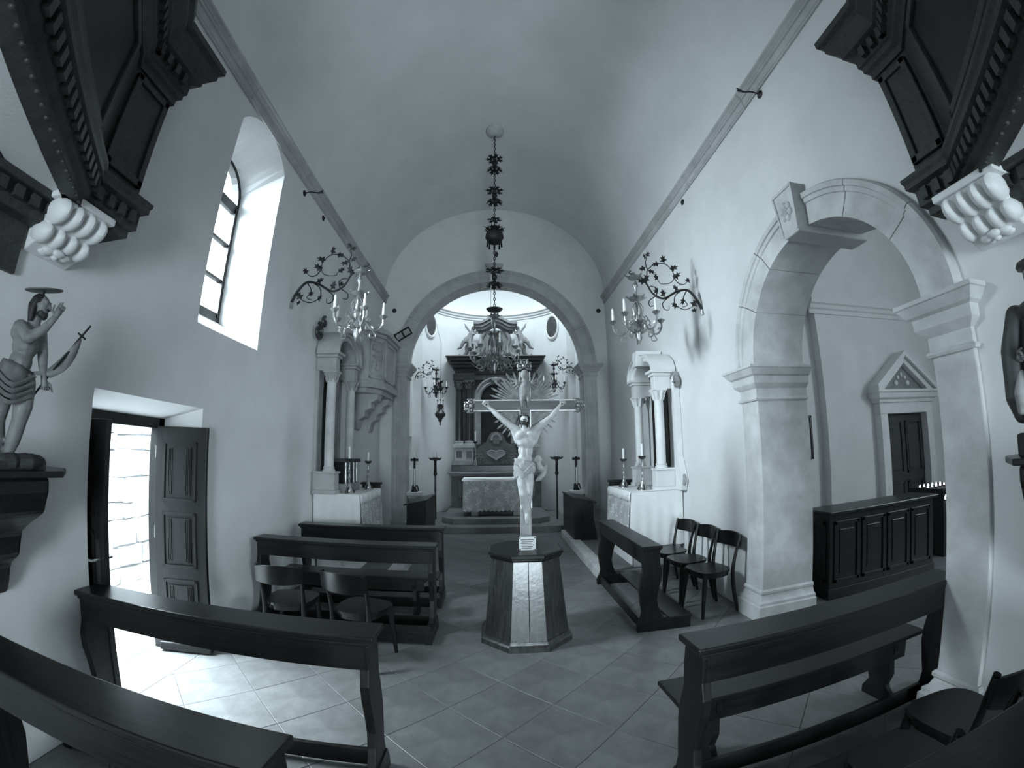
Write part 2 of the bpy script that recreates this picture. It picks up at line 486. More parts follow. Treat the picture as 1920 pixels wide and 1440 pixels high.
# ---- back wall with the portal behind the camera
struct('wall_back', holed(fC, [(-2.9, 0), (0.1, 0), (0.1, 2.7), (1.6, 2.7), (1.6, 0), (3.2, 0), (3.2, 8), (-2.9, 8)], [], [], -5.2, -5.6), 'plaster')
# ---- nave vault
def vault(mb, grow, y0, y1):
    n = 40; vs = []
    for y in (y0, y1):
        for i in range(n + 1):
            a = pi * i / n
            vs.append((AX + (2.50 + grow) * cos(a), y, 5.12 + (2.26 + grow) * (abs(sin(a)) ** 0.95)))
    return mb.add(vs, [(i, i + 1, i + n + 2, i + n + 1) for i in range(n)])
mb = vault(MB(), 0, -5.3, C + 0.02); vault(mb, 0.25, -5.3, C + 0.02)
struct('ceiling', mb, 'vault', smooth=True)
# ---- cornices under the vault
cor = [(0, 5.0), (0.02, 5.0), (0.02, 5.02), (0.028, 5.025), (0.028, 5.10), (0.045, 5.105), (0.045, 5.125), (0.06, 5.135), (0.06, 5.15), (0.085, 5.165), (0.085, 5.19), (0, 5.20)]
def cornice(name, x, sg):
    root = None; ys = [-5.2, -2.0, 0.6, 3.0, 4.5, 6.1, 7.9, C]
    for i in range(len(ys) - 1):
        m = MB().prism([(x + sg * o, z) for o, z in cor], lambda u, v, t: V((u, t, v)), ys[i] + 0.003, ys[i + 1] - 0.003)
        if root is None: root = struct(name, m, 'stone'); 
        else: struct('cornice_stone', m, 'stone', parent=root)
cornice('trim_1', L, 1); cornice('trim_2', R, -1)
# ---- great arch archivolt: stones, keystone, capitals, pilasters
def ring_stones(root_name, fn, r0, r1, d0, d1, angs, m, mould=True):
    root = None
    for i in range(len(angs) - 1):
        a0, a1 = angs[i] + 0.003, angs[i + 1] - 0.003
        prof = [(r0, d1), (r0, d0), (r1 - 0.085, d0), (r1 - 0.08, d0 - 0.012), (r1 - 0.05, d0 - 0.016), (r1 - 0.045, d0 - 0.03), (r1 - 0.012, d0 - 0.034), (r1, d0 - 0.02), (r1, d1)] if mould else [(r0, d1), (r0, d0), (r1, d0), (r1, d1)]
        mb = MB().ring(prof, fn, a0, a1, 8)
        if root is None: root = struct(root_name, mb, m, smooth=30)
        else: struct('voussoir', mb, m, smooth=30, parent=root)
    return root
fch = lambda r, t, a: V((AX + r * cos(a), t, CZ + r * sin(a)))
ga = ring_stones('trim_3', fch, CR - 0.01, CR + 0.28, C - 0.025, C + 0.49, [0, 0.42, 0.98, 1.40, 1.74, 2.15, 2.62, pi], 'stone')
# keystone with its moulded cap
ks = MB().prism([(-0.11, -0.06), (0.11, -0.06), (0.13, 0.26), (-0.13, 0.26)], lambda u, v, t: V((AX - 0.02 + u, t, CZ + CR + v)), C - 0.06, C)
ks.prism([(-0.13, 0.26), (0.13, 0.26), (0.165, 0.31), (0.165, 0.34), (0.205, 0.38), (0.205, 0.42), (-0.205, 0.42), (-0.205, 0.38), (-0.165, 0.34), (-0.165, 0.31)], lambda u, v, t: V((AX - 0.02 + u, t, CZ + CR + v)), C - 0.08, C)
struct('keystone', ks, 'stone', parent=ga)
cap_prof = [(0, -0.27), (0.02, -0.27), (0.03, -0.25), (0.015, -0.235), (0.015, -0.19), (0.05, -0.16), (0.075, -0.12), (0.075, -0.10), (0.11, -0.075), (0.14, -0.03), (0.14, 0.0), (0, 0.0)]
def pilaster(name, x0, x1, y0, y1, ztop, base=True, m='stone', prof=cap_prof, out='front'):
    """shaft with two fluted panels, moulded capital on three sides and plain base"""
    p = struct(name, MB().box(x0, x1, y0, y1, 0.25, ztop - 0.2), m, bev=0.01)
    w = x1 - x0
    for i in range(2):
        struct('shaft_fillet', MB().box(x0 + w * (0.16 + 0.44 * i), x0 + w * (0.40 + 0.44 * i), y0 - 0.018, y0 + 0.01, 0.45, ztop - 0.34), m, parent=p, bev=0.006)
    path = [(x0, y1 - 0.01), (x0, y0), (x1, y0), (x1, y1 - 0.01)]
    path = path[::-1]
    cp = MB().sweep([(o, ztop + z) for o, z in prof], path[::-1])
    cp.box(x0 - 0.0, x1 + 0.0, y0, y1, ztop - 0.25, ztop)
    struct('capital', cp, m, parent=p, smooth=25)
    if base:
        struct('plinth', MB().box(x0 - 0.05, x1 + 0.05, y0 - 0.05, y1, 0, 0.18).box(x0 - 0.025, x1 + 0.025, y0 - 0.025, y1, 0.18, 0.26), m, parent=p, bev=0.01)
    return p
pilaster('trim_4', AX + CR - 0.02, AX + CR + 0.27, C - 0.05, C + 0.45, CZ + 0.02)
pilaster('trim_5', AX - CR - 0.27, AX - CR + 0.02, C - 0.05, C + 0.45, CZ + 0.02)
# ---- chapel arch: voussoirs, keystone with rosette, imposts, piers, bases
fra = lambda r, t, a: V((t, ACY + r * cos(a), AZ + r * sin(a)))
fra2 = lambda r, t, a: fra(r, R - (t - R), a)
def ring_r(root_name, r0, r1, angs, m):
    root = None
    for i in range(len(angs) - 1):
        a0, a1 = angs[i] + 0.004, angs[i + 1] - 0.004
        prof = [(r0, 3.13), (r0, R - 0.03), (r1 - 0.10, R - 0.03), (r1 - 0.095, R - 0.045), (r1 - 0.06, R - 0.05), (r1 - 0.055, R - 0.066), (r1 - 0.015, R - 0.072), (r1, R - 0.05), (r1, R + 0.3), (r0 + 0.12, 3.13)]
        mb = MB().ring(prof, fra, a0, a1, 10)
        if root is None: root = struct(root_name, mb, m, smooth=30)
        else: struct('voussoir', mb, m, smooth=30, parent=root)
    return root
ca = ring_r('trim_6', AR - 0.012, AR + 0.27, [0, 0.55, 1.02, 1.455, 1.69, 2.10, 2.62, pi], 'stone_pale')
kb = MB().prism([(-0.10, -0.07), (0.10, -0.07), (0.145, 0.36), (-0.145, 0.36)], lambda u, v, t: V((t, ACY + u, AZ + AR + v)), R - 0.13, 3.2)
key = struct('keystone', kb, 'stone_pale', parent=ca, bev=0.012)
fr = MB()
for s_ in (-1, 1):
    fr.prism([(s_ * 0.09, -0.05), (s_ * 0.105, -0.05), (s_ * 0.14, 0.34), (s_ * 0.12, 0.34)], lambda u, v, t: V((t, ACY + u, AZ + AR + v)), R - 0.142, R - 0.12)
fr.box(R - 0.142, R - 0.12, ACY - 0.14, ACY + 0.14, AZ + AR + 0.335, AZ + AR + 0.36)
struct('keystone_border', fr, 'stone_pale', parent=ca)
ro = MB()
rc = V((R - 0.13, ACY, AZ + AR + 0.15))
for i in range(6):
    a = i * pi / 3 + 0.3
    ro.ell(rc + V((0, 0.052 * cos(a), 0.062 * sin(a))), (0.026, 0.030, 0.034), 10, 6)
    a += pi / 6
    ro.ell(rc + V((-0.006, 0.024 * cos(a), 0.028 * sin(a))), (0.024, 0.014, 0.016), 8, 6)
ro.ell(rc + V((-0.012, 0, 0)), (0.014, 0.014, 0.016), 8, 6)
struct('rosette', ro, 'stone_pale', parent=ca, smooth=True)
imp = [(0, -0.33), (0.018, -0.33), (0.026, -0.315), (0.018, -0.30), (0.006, -0.295), (0.006, -0.215), (0.045, -0.18), (0.055, -0.165), (0.06, -0.10), (0.085, -0.085), (0.12, -0.03), (0.13, -0.025), (0.13, 0.0), (0, 0.0)]
bas = [(0, 0.30), (0.008, 0.30), (0.02, 0.285), (0.02, 0.265), (0.008, 0.25), (0.03, 0.20), (0.055, 0.185), (0.055, 0.16), (0.07, 0.15), (0.07, 0.0), (0, 0.0)]
def pier(name, y_in, y_out, x1=3.13):
    """arch pier: slab on the nave face and jamb, impost, moulded base; y_in is the opening side"""
    sg = 1 if y_out > y_in else -1
    x0 = R - 0.03
    lo, hi = min(y_in, y_out), max(y_in, y_out)
    p = None; zs = [0.25, AZ - 0.3]
    for i in range(1):
        mb = MB().box(x0, x1, lo, hi, zs[i] + 0.002, zs[i + 1] - 0.002)
        if p is None: p = struct(name, mb, 'stone_pale', bev=0.008)
        else: struct('pier_block', mb, 'stone_pale', parent=p, bev=0.008)
    if sg > 0: path = [(R + 0.02, y_out), (x0, y_out), (x0, y_in), (x1, y_in)]
    else: path = [(x1, y_in), (x0, y_in), (x0, y_out), (R + 0.02, y_out)]
    path = path[::-1]
    for nm, pr, dz in (('impost', imp, AZ), ('plinth', bas, 0)):
        pts = [(o, z + dz) for o, z in pr]
        mb = MB().sweep(pts, path[::-1] )
        mb.box(x0, x1, lo, hi, pts[0][1] if nm == 'impost' else 0, AZ if nm == 'impost' else 0.3)
        struct(nm, mb, 'stone_pale', parent=p, smooth=25)
    return p
pier('trim_7', ACY + AR - 0.012, ACY + AR + 0.27)
pier('trim_8', ACY - AR + 0.012, ACY - AR - 0.27)
# ---- chancel: side walls, apse, cornice ring, dome
CX0, CX1, AY, APR, RZ = AX - 2.12, AX + 2.12, 10.40, 2.0, 5.75
def arcpts(r, a0, a1, n, z): return [(AX + r * cos(a0 + (a1 - a0) * i / n), AY + r * sin(a0 + (a1 - a0) * i / n), z) for i in range(n + 1)]
a0 = math.asin((11.0 - AY) / APR)
plan = [(CX1, C + 0.45), (CX1, 11.0)] + [p[:2] for p in arcpts(APR, a0, pi - a0, 40, 0)] + [(CX0, 11.0), (CX0, C + 0.45)]
pl_out = [(CX1 + 0.3, C + 0.45), (CX1 + 0.3, 11.3)] + [p[:2] for p in arcpts(APR + 0.4, a0, pi - a0, 40, 0)] + [(CX0 - 0.3, 11.3), (CX0 - 0.3, C + 0.45)]
mb = MB(); n = len(plan)
for P in (plan, pl_out):
    mb.add([(x, y, 0) for x, y in P] + [(x, y, RZ) for x, y in P], [(i, i + 1, i + 1 + n, i + n) for i in range(n - 2 if P is plan else n - 1)])
# last stretch of the inner face with a rectangular recess
nq = [(10.62, 1.30), (10.98, 1.30), (10.98, 2.12), (10.62, 2.12)]
lp = [[V((u, v, 0)) for u, v in q] for q in ([(C + 0.45, 0), (11.0, 0), (11.0, RZ), (C + 0.45, RZ)], nq)]
mb.add([(CX0, p.x, p.y) for q in lp for p in q], [tuple(f) for f in tessellate_polygon(lp)])
mb.add([(CX0, u, v) for u, v in nq] + [(CX0 - 0.22, u, v) for u, v in nq], [(i, (i + 1) % 4, (i + 1) % 4 + 4, i + 4) for i in range(4)] + [(4, 5, 6, 7)])
struct('wall_apse', mb, 'plaster', smooth=30)
rp = [(0, RZ - 0.16), (-0.03, RZ - 0.15), (-0.035, RZ - 0.10), (-0.07, RZ - 0.09), (-0.085, RZ - 0.04), (-0.13, RZ - 0.02), (-0.13, RZ + 0.02), (0, RZ + 0.03)]
struct('trim_9', MB().ring([(APR + o, z) for o, z in rp], lambda r, t, a: V((AX + r * cos(a), AY + r * sin(a), t)), 0, pi, 48), 'dome', smooth=25)
# dome half over the apse, vault arm towards the arch with a glazed skylight
dm = MB(); vs, fs = [], []
nA, nB = 40, 14
for j in range(nB + 1):
    b = (pi / 2) * j / nB
    for i in range(nA + 1):
        a = -0.02 + (pi + 0.04) * i / nA
        vs.append((AX + APR * 1.02 * cos(b) * cos(a), AY + APR * 1.02 * cos(b) * sin(a), RZ + 1.55 * sin(b)))
for j in range(nB):
    for i in range(nA): fs.append((j * (nA + 1) + i, j * (nA + 1) + i + 1, (j + 1) * (nA + 1) + i + 1, (j + 1) * (nA + 1) + i))
dm.add(vs, fs)
struct('ceiling_dome', dm, 'dome', smooth=True)
ca2 = MB().box(CX0 - 0.3, CX1 + 0.3, C + 0.5, C + 0.62, RZ + 0.0, 8.1)
for s_ in (-1, 1): ca2.box(AX + s_ * 2.07 - 0.05, AX + s_ * 2.07 + 0.05, C + 0.5, 10.45, RZ, 8.1)
struct('wall_chancel_upper', ca2, 'dome')
# ---- predella steps of the high altar
st = MB().prism([(-1.35, 9.18), (1.45, 9.18), (1.75, 9.55), (1.75, 12.2), (-1.6, 12.2), (-1.6, 9.55)], lambda u, v, t: V((u, v, t)), 0, 0.13)
stp = struct('floor_predella', st, 'stone_dark', bev=0.012)
st = MB().prism([(-0.88, 9.52), (1.0, 9.52), (1.28, 9.80), (1.28, 12.2), (-1.15, 12.2), (-1.15, 9.80)], lambda u, v, t: V((u, v, t)), 0.13, 0.26)
struct('step', st, 'stone_dark', parent=stp, bev=0.012)
# ---- side altar daises with kerb stones
for nm, s_, xk, xw in (('floor_dais_right', 1, 1.37, R), ('floor_dais_left', -1, -1.25, L)):
    d = struct(nm, MB().box(min(xk, xw), max(xk, xw), 5.45, 8.6, 0, 0.13), 'stone_dark')
    ys = [5.42, 6.3, 7.2, 8.62]
    for i in range(3):
        struct('kerb_stone', MB().box(min(xk - 0.02 * s_, xk + 0.16 * s_), max(xk - 0.02 * s_, xk + 0.16 * s_), ys[i] + 0.003, ys[i + 1] - 0.003, 0, 0.145), 'stone_pale', parent=d, bev=0.012)
# ---- chapel beyond the arch
CHY = 6.0
struct('wall_chapel_end', MB().box(5.55, 9.7, CHY, CHY + 0.3, 0, 6.2).box(3.1, 5.6, CHY + 0.16, CHY + 0.4, 0, 6.2), 'plaster')
struct('wall_chapel_side', holed(fL, [(-1.2, 0), (6.4, 0), (6.4, 6.2), (-1.2, 6.2)], [[(-0.6, 2.2), (1.0, 2.2), (1.0, 4.6), (-0.6, 4.6)]], [[(-0.6, 2.2), (1.0, 2.2), (1.0, 4.6), (-0.6, 4.6)]], 9.6, 9.9), 'plaster')
struct('wall_chapel_front', MB().box(3.1, 9.7, -1.5, -1.2, 0, 6.2), 'plaster')
struct('ceiling_chapel', MB().box(3.1, 9.9, -1.5, 6.4, 6.2, 6.3), 'vault')
struct('wall_chapel_north', MB().box(3.0, 3.14, -5.2, ACY - AR - 0.27, 0, 6.25).box(3.0, 3.14, ACY + AR + 0.27, 6.4, 0, 6.25).box(3.0, 3.14, -1.5, 6.4, 4.2, 6.25), 'plaster')
cp2 = [(0, 3.88), (-0.03, 3.88), (-0.035, 3.95), (-0.07, 3.97), (-0.09, 4.03), (-0.13, 4.05), (-0.13, 4.09), (0, 4.10)]
tr = struct('trim_10', MB().prism([(CHY + o, z) for o, z in cp2], lambda u, v, t: V((t, u, v)), 5.42, 9.6), 'plaster')
struct('cornice_return', MB().prism([(CHY + 0.16 + o, z) for o, z in cp2], lambda u, v, t: V((t, u, v)), 3.14, 5.43), 'plaster', parent=tr)
# ---- outside by the side door: paving, rubble wall with its stones, doorstep
struct('floor_outside', MB().box(-8.0, L - 0.45, -2.0, 8.0, -0.2, -0.03).box(-2.86, -2.40, 2.08, 3.2, -0.05, -0.004), 'outside')
ow = struct('wall_outside', MB().box(-4.95, -4.6, -1.0, 8.0, -0.2, 2.75), 'mortar')
z = -0.03
while z < 2.6:
    hgt = random.uniform(0.16, 0.34); y = 3.2 + random.uniform(-0.3, 0)
    while y < 7.2:
        w = random.uniform(0.22, 0.62)
        pts = []
        for (a, b) in ((0, 0), (0.5, 0), (1, 0), (1, 0.5), (1, 1), (0.5, 1), (0, 1), (0, 0.5)):
            pts.append((y + 0.012 + a * (w - 0.024) + random.uniform(-0.025, 0.025) , z + 0.012 + b * (hgt - 0.024) + random.uniform(-0.02, 0.02)))
        struct('rubble_stone', MB().prism(pts, lambda u, v, t: V((t, u, v)), -4.61, -4.55 + random.uniform(-0.02, 0.03)), 'rubble', parent=ow)
        y += w
    z += hgt
# ================================================================== window and doors
def frame_strip(poly, wdt, x0, x1):
    """hollow frame following a closed outline (y,z)"""
    cu = sum(p[0] for p in poly) / len(poly); cv = sum(p[1] for p in poly) / len(poly)
    u0, u1 = min(p[0] for p in poly), max(p[0] for p in poly); v0, v1 = min(p[1] for p in poly), max(p[1] for p in poly)
    inner = [(cu + (u - (u0 + u1) / 2) * (1 - 2 * wdt / (u1 - u0)), (v0 + v1) / 2 + (v - (v0 + v1) / 2) * (1 - 2 * wdt / (v1 - v0))) for u, v in poly]
    cu = (u0 + u1) / 2
    inner = [(cu + (u - cu) * (1 - 2 * wdt / (u1 - u0)), (v0 + v1) / 2 + (v - (v0 + v1) / 2) * (1 - 2 * wdt / (v1 - v0))) for u, v in poly]
    n = len(poly); mb = MB()
    vs = [(x, u, v) for x in (x0, x1) for P in (poly, inner) for u, v in P]
    fs = []
    for i in range(n):
        j = (i + 1) % n
        fs += [(i, j, j + n, i + n), (2 * n + i, 3 * n + i, 3 * n + j, 2 * n + j), (i, 2 * n + i, 2 * n + j, j), (n + i, n + j, 3 * n + j, 3 * n + i)]
    return mb.add(vs, fs), inner
WO = arch_poly(3.10, 3.88, 2.95, 4.36, 4.73)
mb, WI = frame_strip(WO, 0.055, L - 0.50, L - 0.42)
win = struct('window_1', mb, 'door')
xg = L - 0.46
def bar(nm, y0, y1, z0, z1): struct(nm, MB().box(xg - 0.025, xg + 0.03, y0, y1, z0, z1), 'door', parent=win, bev=0.004)
bar('transom', 3.14, 3.84, 4.21, 4.32)
bar('mullion', 3.465, 3.495, 3.0, 4.22)
zr = [3.0, 3.41, 3.82, 4.21]
for z in zr[1:3]: bar('glazing_bar', 3.14, 3.84, z - 0.015, z + 0.015)
bar('sill_rail', 3.14, 3.84, 2.97, 3.06)
for i in range(3):
    for (y0, y1) in ((3.155, 3.467), (3.493, 3.83)):
        struct('window_pane', MB().box(xg - 0.004, xg + 0.004, y0, y1, zr[i] + 0.005, zr[i + 1] - 0.005), 'glass', parent=win)
pp = [(y, z) for y, z in WI if z > 4.30]
pp = [(3.83, 4.31)] + sorted(pp, key=lambda p: -p[0]) + [(3.15, 4.31)]
struct('window_pane', MB().prism(pp, lambda u, v, t: V((t, u, v)), xg - 0.004, xg + 0.004), 'glass', parent=win)
# ---- side door
XD = L - 0.40
dr = struct('door_1', MB().box(XD - 0.05, XD + 0.04, 2.09, 2.17, 0, 1.93).box(XD - 0.05, XD + 0.04, 3.09, 3.16, 0, 1.93).box(XD - 0.05, XD + 0.04, 2.09, 3.16, 1.84, 1.93), 'door')
def leaf(root, hinge, ang, wdt, hgt, flip=1, handle=False):
    """panelled door leaf: local x along the leaf from the hinge, y = thickness"""
    Mx = Matrix.Translation(hinge) @ Matrix.Rotation(ang, 4, 'Z')
    lf = struct('door_leaf', MB().box(0, wdt, -0.02, 0.02, 0.012, hgt).xf(Mx), 'door', parent=root, bev=0.004)
    zs = [(0.18, 0.62), (0.72, 1.17), (1.26, hgt - 0.12)]
    for z0, z1 in zs:
        for sy in (-1, 1):
            x0, x1 = 0.075, wdt - 0.085
            fr = MB()
            for (a, b, c, d) in ((x0, x1, z0, z0 + 0.022), (x0, x1, z1 - 0.022, z1), (x0, x0 + 0.022, z0, z1), (x1 - 0.022, x1, z0, z1)):
                fr.box(a, b, min(sy * 0.018, sy * 0.032), max(sy * 0.018, sy * 0.032), c, d)
            struct('panel_moulding', fr.xf(Mx), 'door', parent=lf)
            fp = MB().box(x0 + 0.045, x1 - 0.045, min(sy * 0.018, sy * 0.030), max(sy * 0.018, sy * 0.030), z0 + 0.045, z1 - 0.045)
            wm = x1 - x0 - 0.09
            for k in range(3):
                for xx in (x0 + 0.055 + k * 0.014, x1 - 0.055 - k * 0.014 - 0.007):
                    fp.box(xx, xx + 0.007, min(sy * 0.028, sy * 0.037), max(sy * 0.028, sy * 0.037), z0 + 0.055, z1 - 0.055)
            struct('door_panel', fp.xf(Mx), 'door', parent=lf)
    struct('weather_bar', MB().box(0.0, wdt, -0.05, 0.05, 0.012, 0.085).xf(Mx), 'door', parent=lf, bev=0.012)
    if handle:
        hb = MB().box(wdt - 0.07, wdt - 0.03, -0.03, 0.03, 0.82, 1.12)
        struct('lock_plate', hb.xf(Mx), 'bronze', parent=lf)
        hh = MB()
        for sy in (-1, 1):
            hh.tube([(wdt - 0.05, sy * 0.02, 1.0), (wdt - 0.05, sy * 0.07, 1.0), (wdt - 0.16, sy * 0.075, 1.0)], 0.010, 8)
        struct('door_handle', hh.xf(Mx), 'chrome', parent=lf, smooth=True)
    for z in (0.35, 1.0, 1.65):
        struct('hinge', MB().lathe([(0.012, z - 0.05), (0.012, z + 0.05)], 8, (0, 0, 0)).xf(Mx), 'chrome', parent=lf)
    return lf
leaf(dr, (XD + 0.04, 3.078, 0), atan2(0.085, 0.46), 0.465, 1.86)
leaf(dr, (XD + 0.04, 2.175, 0), atan2(-0.05, 0.44), 0.46, 1.84, handle=True)
# ---- chapel door with pediment
def chapel_door():
    y = CHY; x0, x1, zt = 6.86, 8.06, 2.08
    d = struct('door_2', MB().box(x0 + 0.02, x1 - 0.02, y - 0.015, y + 0.03, 0, zt), 'door_far')
    for i in range(2):
        for (z0, z1) in ((0.2, 0.85), (1.0, 1.95)):
            xx0 = x0 + 0.10 + i * 0.54; xx1 = xx0 + 0.44
            fr = MB()
            for (a, b, c, e) in ((xx0, xx1, z0, z0 + 0.03), (xx0, xx1, z1 - 0.03, z1), (xx0, xx0 + 0.03, z0, z1), (xx1 - 0.03, xx1, z0, z1)): fr.box(a, b, y - 0.04, y - 0.01, c, e)
            struct('panel_moulding', fr, 'door_far', parent=d)
            struct('door_panel', MB().box(xx0 + 0.06, xx1 - 0.06, y - 0.032, y - 0.01, z0 + 0.06, z1 - 0.06), 'door_far', parent=d, bev=0.01)
    for a, b in ((x0 - 0.16, x0 + 0.03), (x1 - 0.03, x1 + 0.16)):
        struct('door_jamb', MB().box(a, b, y - 0.16, y + 0.02, 0, zt), 'marble', parent=d, bev=0.008)
    struct('lintel', MB().box(x0 - 0.16, x1 + 0.16, y - 0.16, y + 0.02, zt, zt + 0.2), 'marble', parent=d, bev=0.008)
    pr = [(0, zt + 0.2), (0.03, zt + 0.2), (0.04, zt + 0.25), (0.09, zt + 0.28), (0.11, zt + 0.36), (0.14, zt + 0.38), (0.14, zt + 0.42), (0, zt + 0.42)]
    path = [(x0 - 0.16, y), (x0 - 0.16, y - 0.16), (x1 + 0.16, y - 0.16), (x1 + 0.16, y)]
    mbx = MB().sweep(pr, path).box(x0 - 0.16, x1 + 0.16, y - 0.16, y, zt + 0.2, zt + 0.42)
    struct('pediment_cornice', mbx, 'marble', parent=d)
    xm = (x0 + x1) / 2; zb = zt + 0.42; w = (x1 - x0) / 2 + 0.26; hp = 0.62
    for s_ in (-1, 1):
        rk = MB()
        for (o0, o1, dy) in ((0.0, 0.10, 0.27), (-0.10, 0.0, 0.20)):
            q = hp / w
            rk.prism([(xm + s_ * w, zb + o0 * 0.6), (xm + s_ * w, zb + o1), (xm, zb + hp + o1), (xm, zb + hp + o0)] if o0 >= 0 else
                     [(xm + s_ * (w - 0.2), zb), (xm + s_ * (w - 0.03), zb), (xm, zb + hp), (xm, zb + hp - 0.12)], lambda u, v, t: V((u, t, v)), y - dy, y)
        struct('raking_cornice', rk, 'marble', parent=d)
    struct('tympanum', MB().prism([(xm - w + 0.18, zb), (xm + w - 0.18, zb), (xm, zb + hp - 0.1)], lambda u, v, t: V((u, t, v)), y - 0.09, y), 'stone_grey', parent=d)
    em = MB()
    for s_ in (-1, 1): em.ell((xm + s_ * 0.17, y - 0.10, zb + 0.14), (0.05, 0.025, 0.05), 8, 6).ell((xm + s_ * 0.10, y - 0.10, zb + 0.24), (0.03, 0.02, 0.04), 8, 6)
    em.ell((xm, y - 0.1, zb + 0.30), (0.03, 0.02, 0.05), 8, 6)
    struct('tympanum_ornament', em, 'marble', parent=d, smooth=True)
chapel_door()
# ================================================================== pews, chairs
def pew_end():
    """S-curved end board in (d,z); kneeling side is +d"""
    return [(-0.085, 0.80), (-0.09, 0.70), (-0.08, 0.60), (-0.105, 0.50), (-0.115, 0.40), (-0.10, 0.28), (-0.085, 0.20), (-0.10, 0.12),
            (0.13, 0.12), (0.10, 0.17), (0.075, 0.24), (0.06, 0.32), (0.075, 0.42), (0.10, 0.52), (0.105, 0.60), (0.085, 0.68), (0.085, 0.80)]
def make_pew(label, loc, rotz, ln, kneeler=0.32, hgt=0.85, name='kneeler_pew', apron=-1):
    """local x along the ledge, kneeling side towards -y"""
    t = thing(name, label, 'pew', loc, rotz, None)
    k = hgt / 0.85
    part(t, 'ledge', MB().box(-0.03, ln + 0.03, -0.10, 0.10, hgt - 0.032, hgt), 'wood', bev=0.008)
    part(t, 'ledge_moulding', MB().box(-0.01, ln + 0.01, -0.092, 0.092, hgt - 0.048, hgt - 0.032), 'wood', bev=0.004)
    part(t, 'apron', MB().box(0.02, ln - 0.02, *((-0.088, -0.062) if apron < 0 else (0.062, 0.088)), hgt - 0.17, hgt - 0.045), 'wood', bev=0.003)
    for x in (0.0, ln - 0.045):
        part(t, 'end_board', MB().prism([(-d, z * k) for d, z in pew_end()], lambda u, v, q: V((q, u, v)), x, x + 0.045), 'wood_z', bev=0.005)
        part(t, 'foot', MB().prism([(0.13, 0), (0.13, 0.06), (0.10, 0.125), (-0.16, 0.125), (-0.18, 0.10), (-kneeler - 0.04, 0.10), (-kneeler - 0.04, 0.0)], lambda u, v, q: V((q, u, v)), x - 0.008, x + 0.053), 'wood_y', bev=0.005)
    part(t, 'bottom_rail', MB().box(0.04, ln - 0.04, 0.075, 0.10, 0.02, 0.12), 'wood', bev=0.003)
    part(t, 'kneeling_board', MB().box(-0.02, ln + 0.02, -kneeler - 0.05, -0.17, 0.10, 0.125), 'wood', bev=0.006)
    part(t, 'kneeler_rail', MB().box(0.04, ln - 0.04, -kneeler - 0.035, -kneeler - 0.012, 0.01, 0.10), 'wood', bev=0.003)
    return t
make_pew('dark wooden kneeler pew in front of the open side door', (-2.36, 2.03, 0), radians(-0.8), 1.78, 0.30)
make_pew('dark wooden kneeler pew standing below the risen Christ statue', (-2.10, 1.17, 0), radians(-4.5), 1.47, 0.26)
make_pew('dark wooden kneeler pew right in front of the plank bench by the arch', (0.86, 1.74, 0), radians(3.0), 1.80, 0.27)
make_pew('dark wooden kneeler pew beside the chapel arch pier, behind two chair seats', (0.98, 0.64, 0), radians(1.0), 1.45, 0.26)
make_pew('dark wooden kneeler pew behind the two bentwood chairs by the door', (-2.31, 4.07, 0), radians(-1.0), 1.76, 0.28)
make_pew('dark wooden kneeler pew directly below the white cloth of the window-wall altar', (-2.26, 5.0, 0), radians(0.4), 1.68, 0.30)
make_pew('dark wooden kneeler pew set lengthwise beside the step to the arch-wall altar', (1.43, 3.80, 0), radians(90), 1.62, 0.36, 0.82, apron=1)
def plank_bench(label, loc, rotz, ln, dep=0.27):
    t = thing('plank_bench', label, 'bench', loc, rotz, None)
    part(t, 'seat', MB().box(0, ln, -dep / 2, dep / 2, 0.425, 0.45), 'wood', bev=0.005)
    part(t, 'apron', MB().box(0.15, ln - 0.15, -dep / 2 + 0.03, -dep / 2 + 0.055, 0.30, 0.425), 'wood', bev=0.003)
    for x in (0.22, ln - 0.27):
        part(t, 'leg', MB().prism([(-0.115, 0.425), (-0.115, 0.36), (-0.09, 0.30), (-0.10, 0.20), (-0.07, 0.12), (-0.12, 0.05), (-0.12, 0), (0.12, 0), (0.12, 0.05), (0.07, 0.12), (0.10, 0.20), (0.09, 0.30), (0.115, 0.36), (0.115, 0.425)], lambda u, v, q: V((q, u, v)), x, x + 0.04), 'wood_z', bev=0.004)
        part(t, 'bracket', MB().prism([(0, 0.425), (-0.12, 0.425), (-0.10, 0.38), (-0.05, 0.35), (0, 0.30)] if x < 1 else [(0.04, 0.425), (0.16, 0.425), (0.14, 0.38), (0.09, 0.35), (0.04, 0.30)], lambda u, v, q: V((x + u, q, v)), -0.02, 0.02), 'wood', bev=0.003)
    return t
plank_bench('low plank bench with bracketed legs, beside the chapel arch pier', (0.86, 2.00, 0), radians(3.2), 1.80)
plank_bench('low plank bench between the two kneeler pews of the door side', (-2.25, 4.46, 0), radians(-1), 1.70, 0.26)
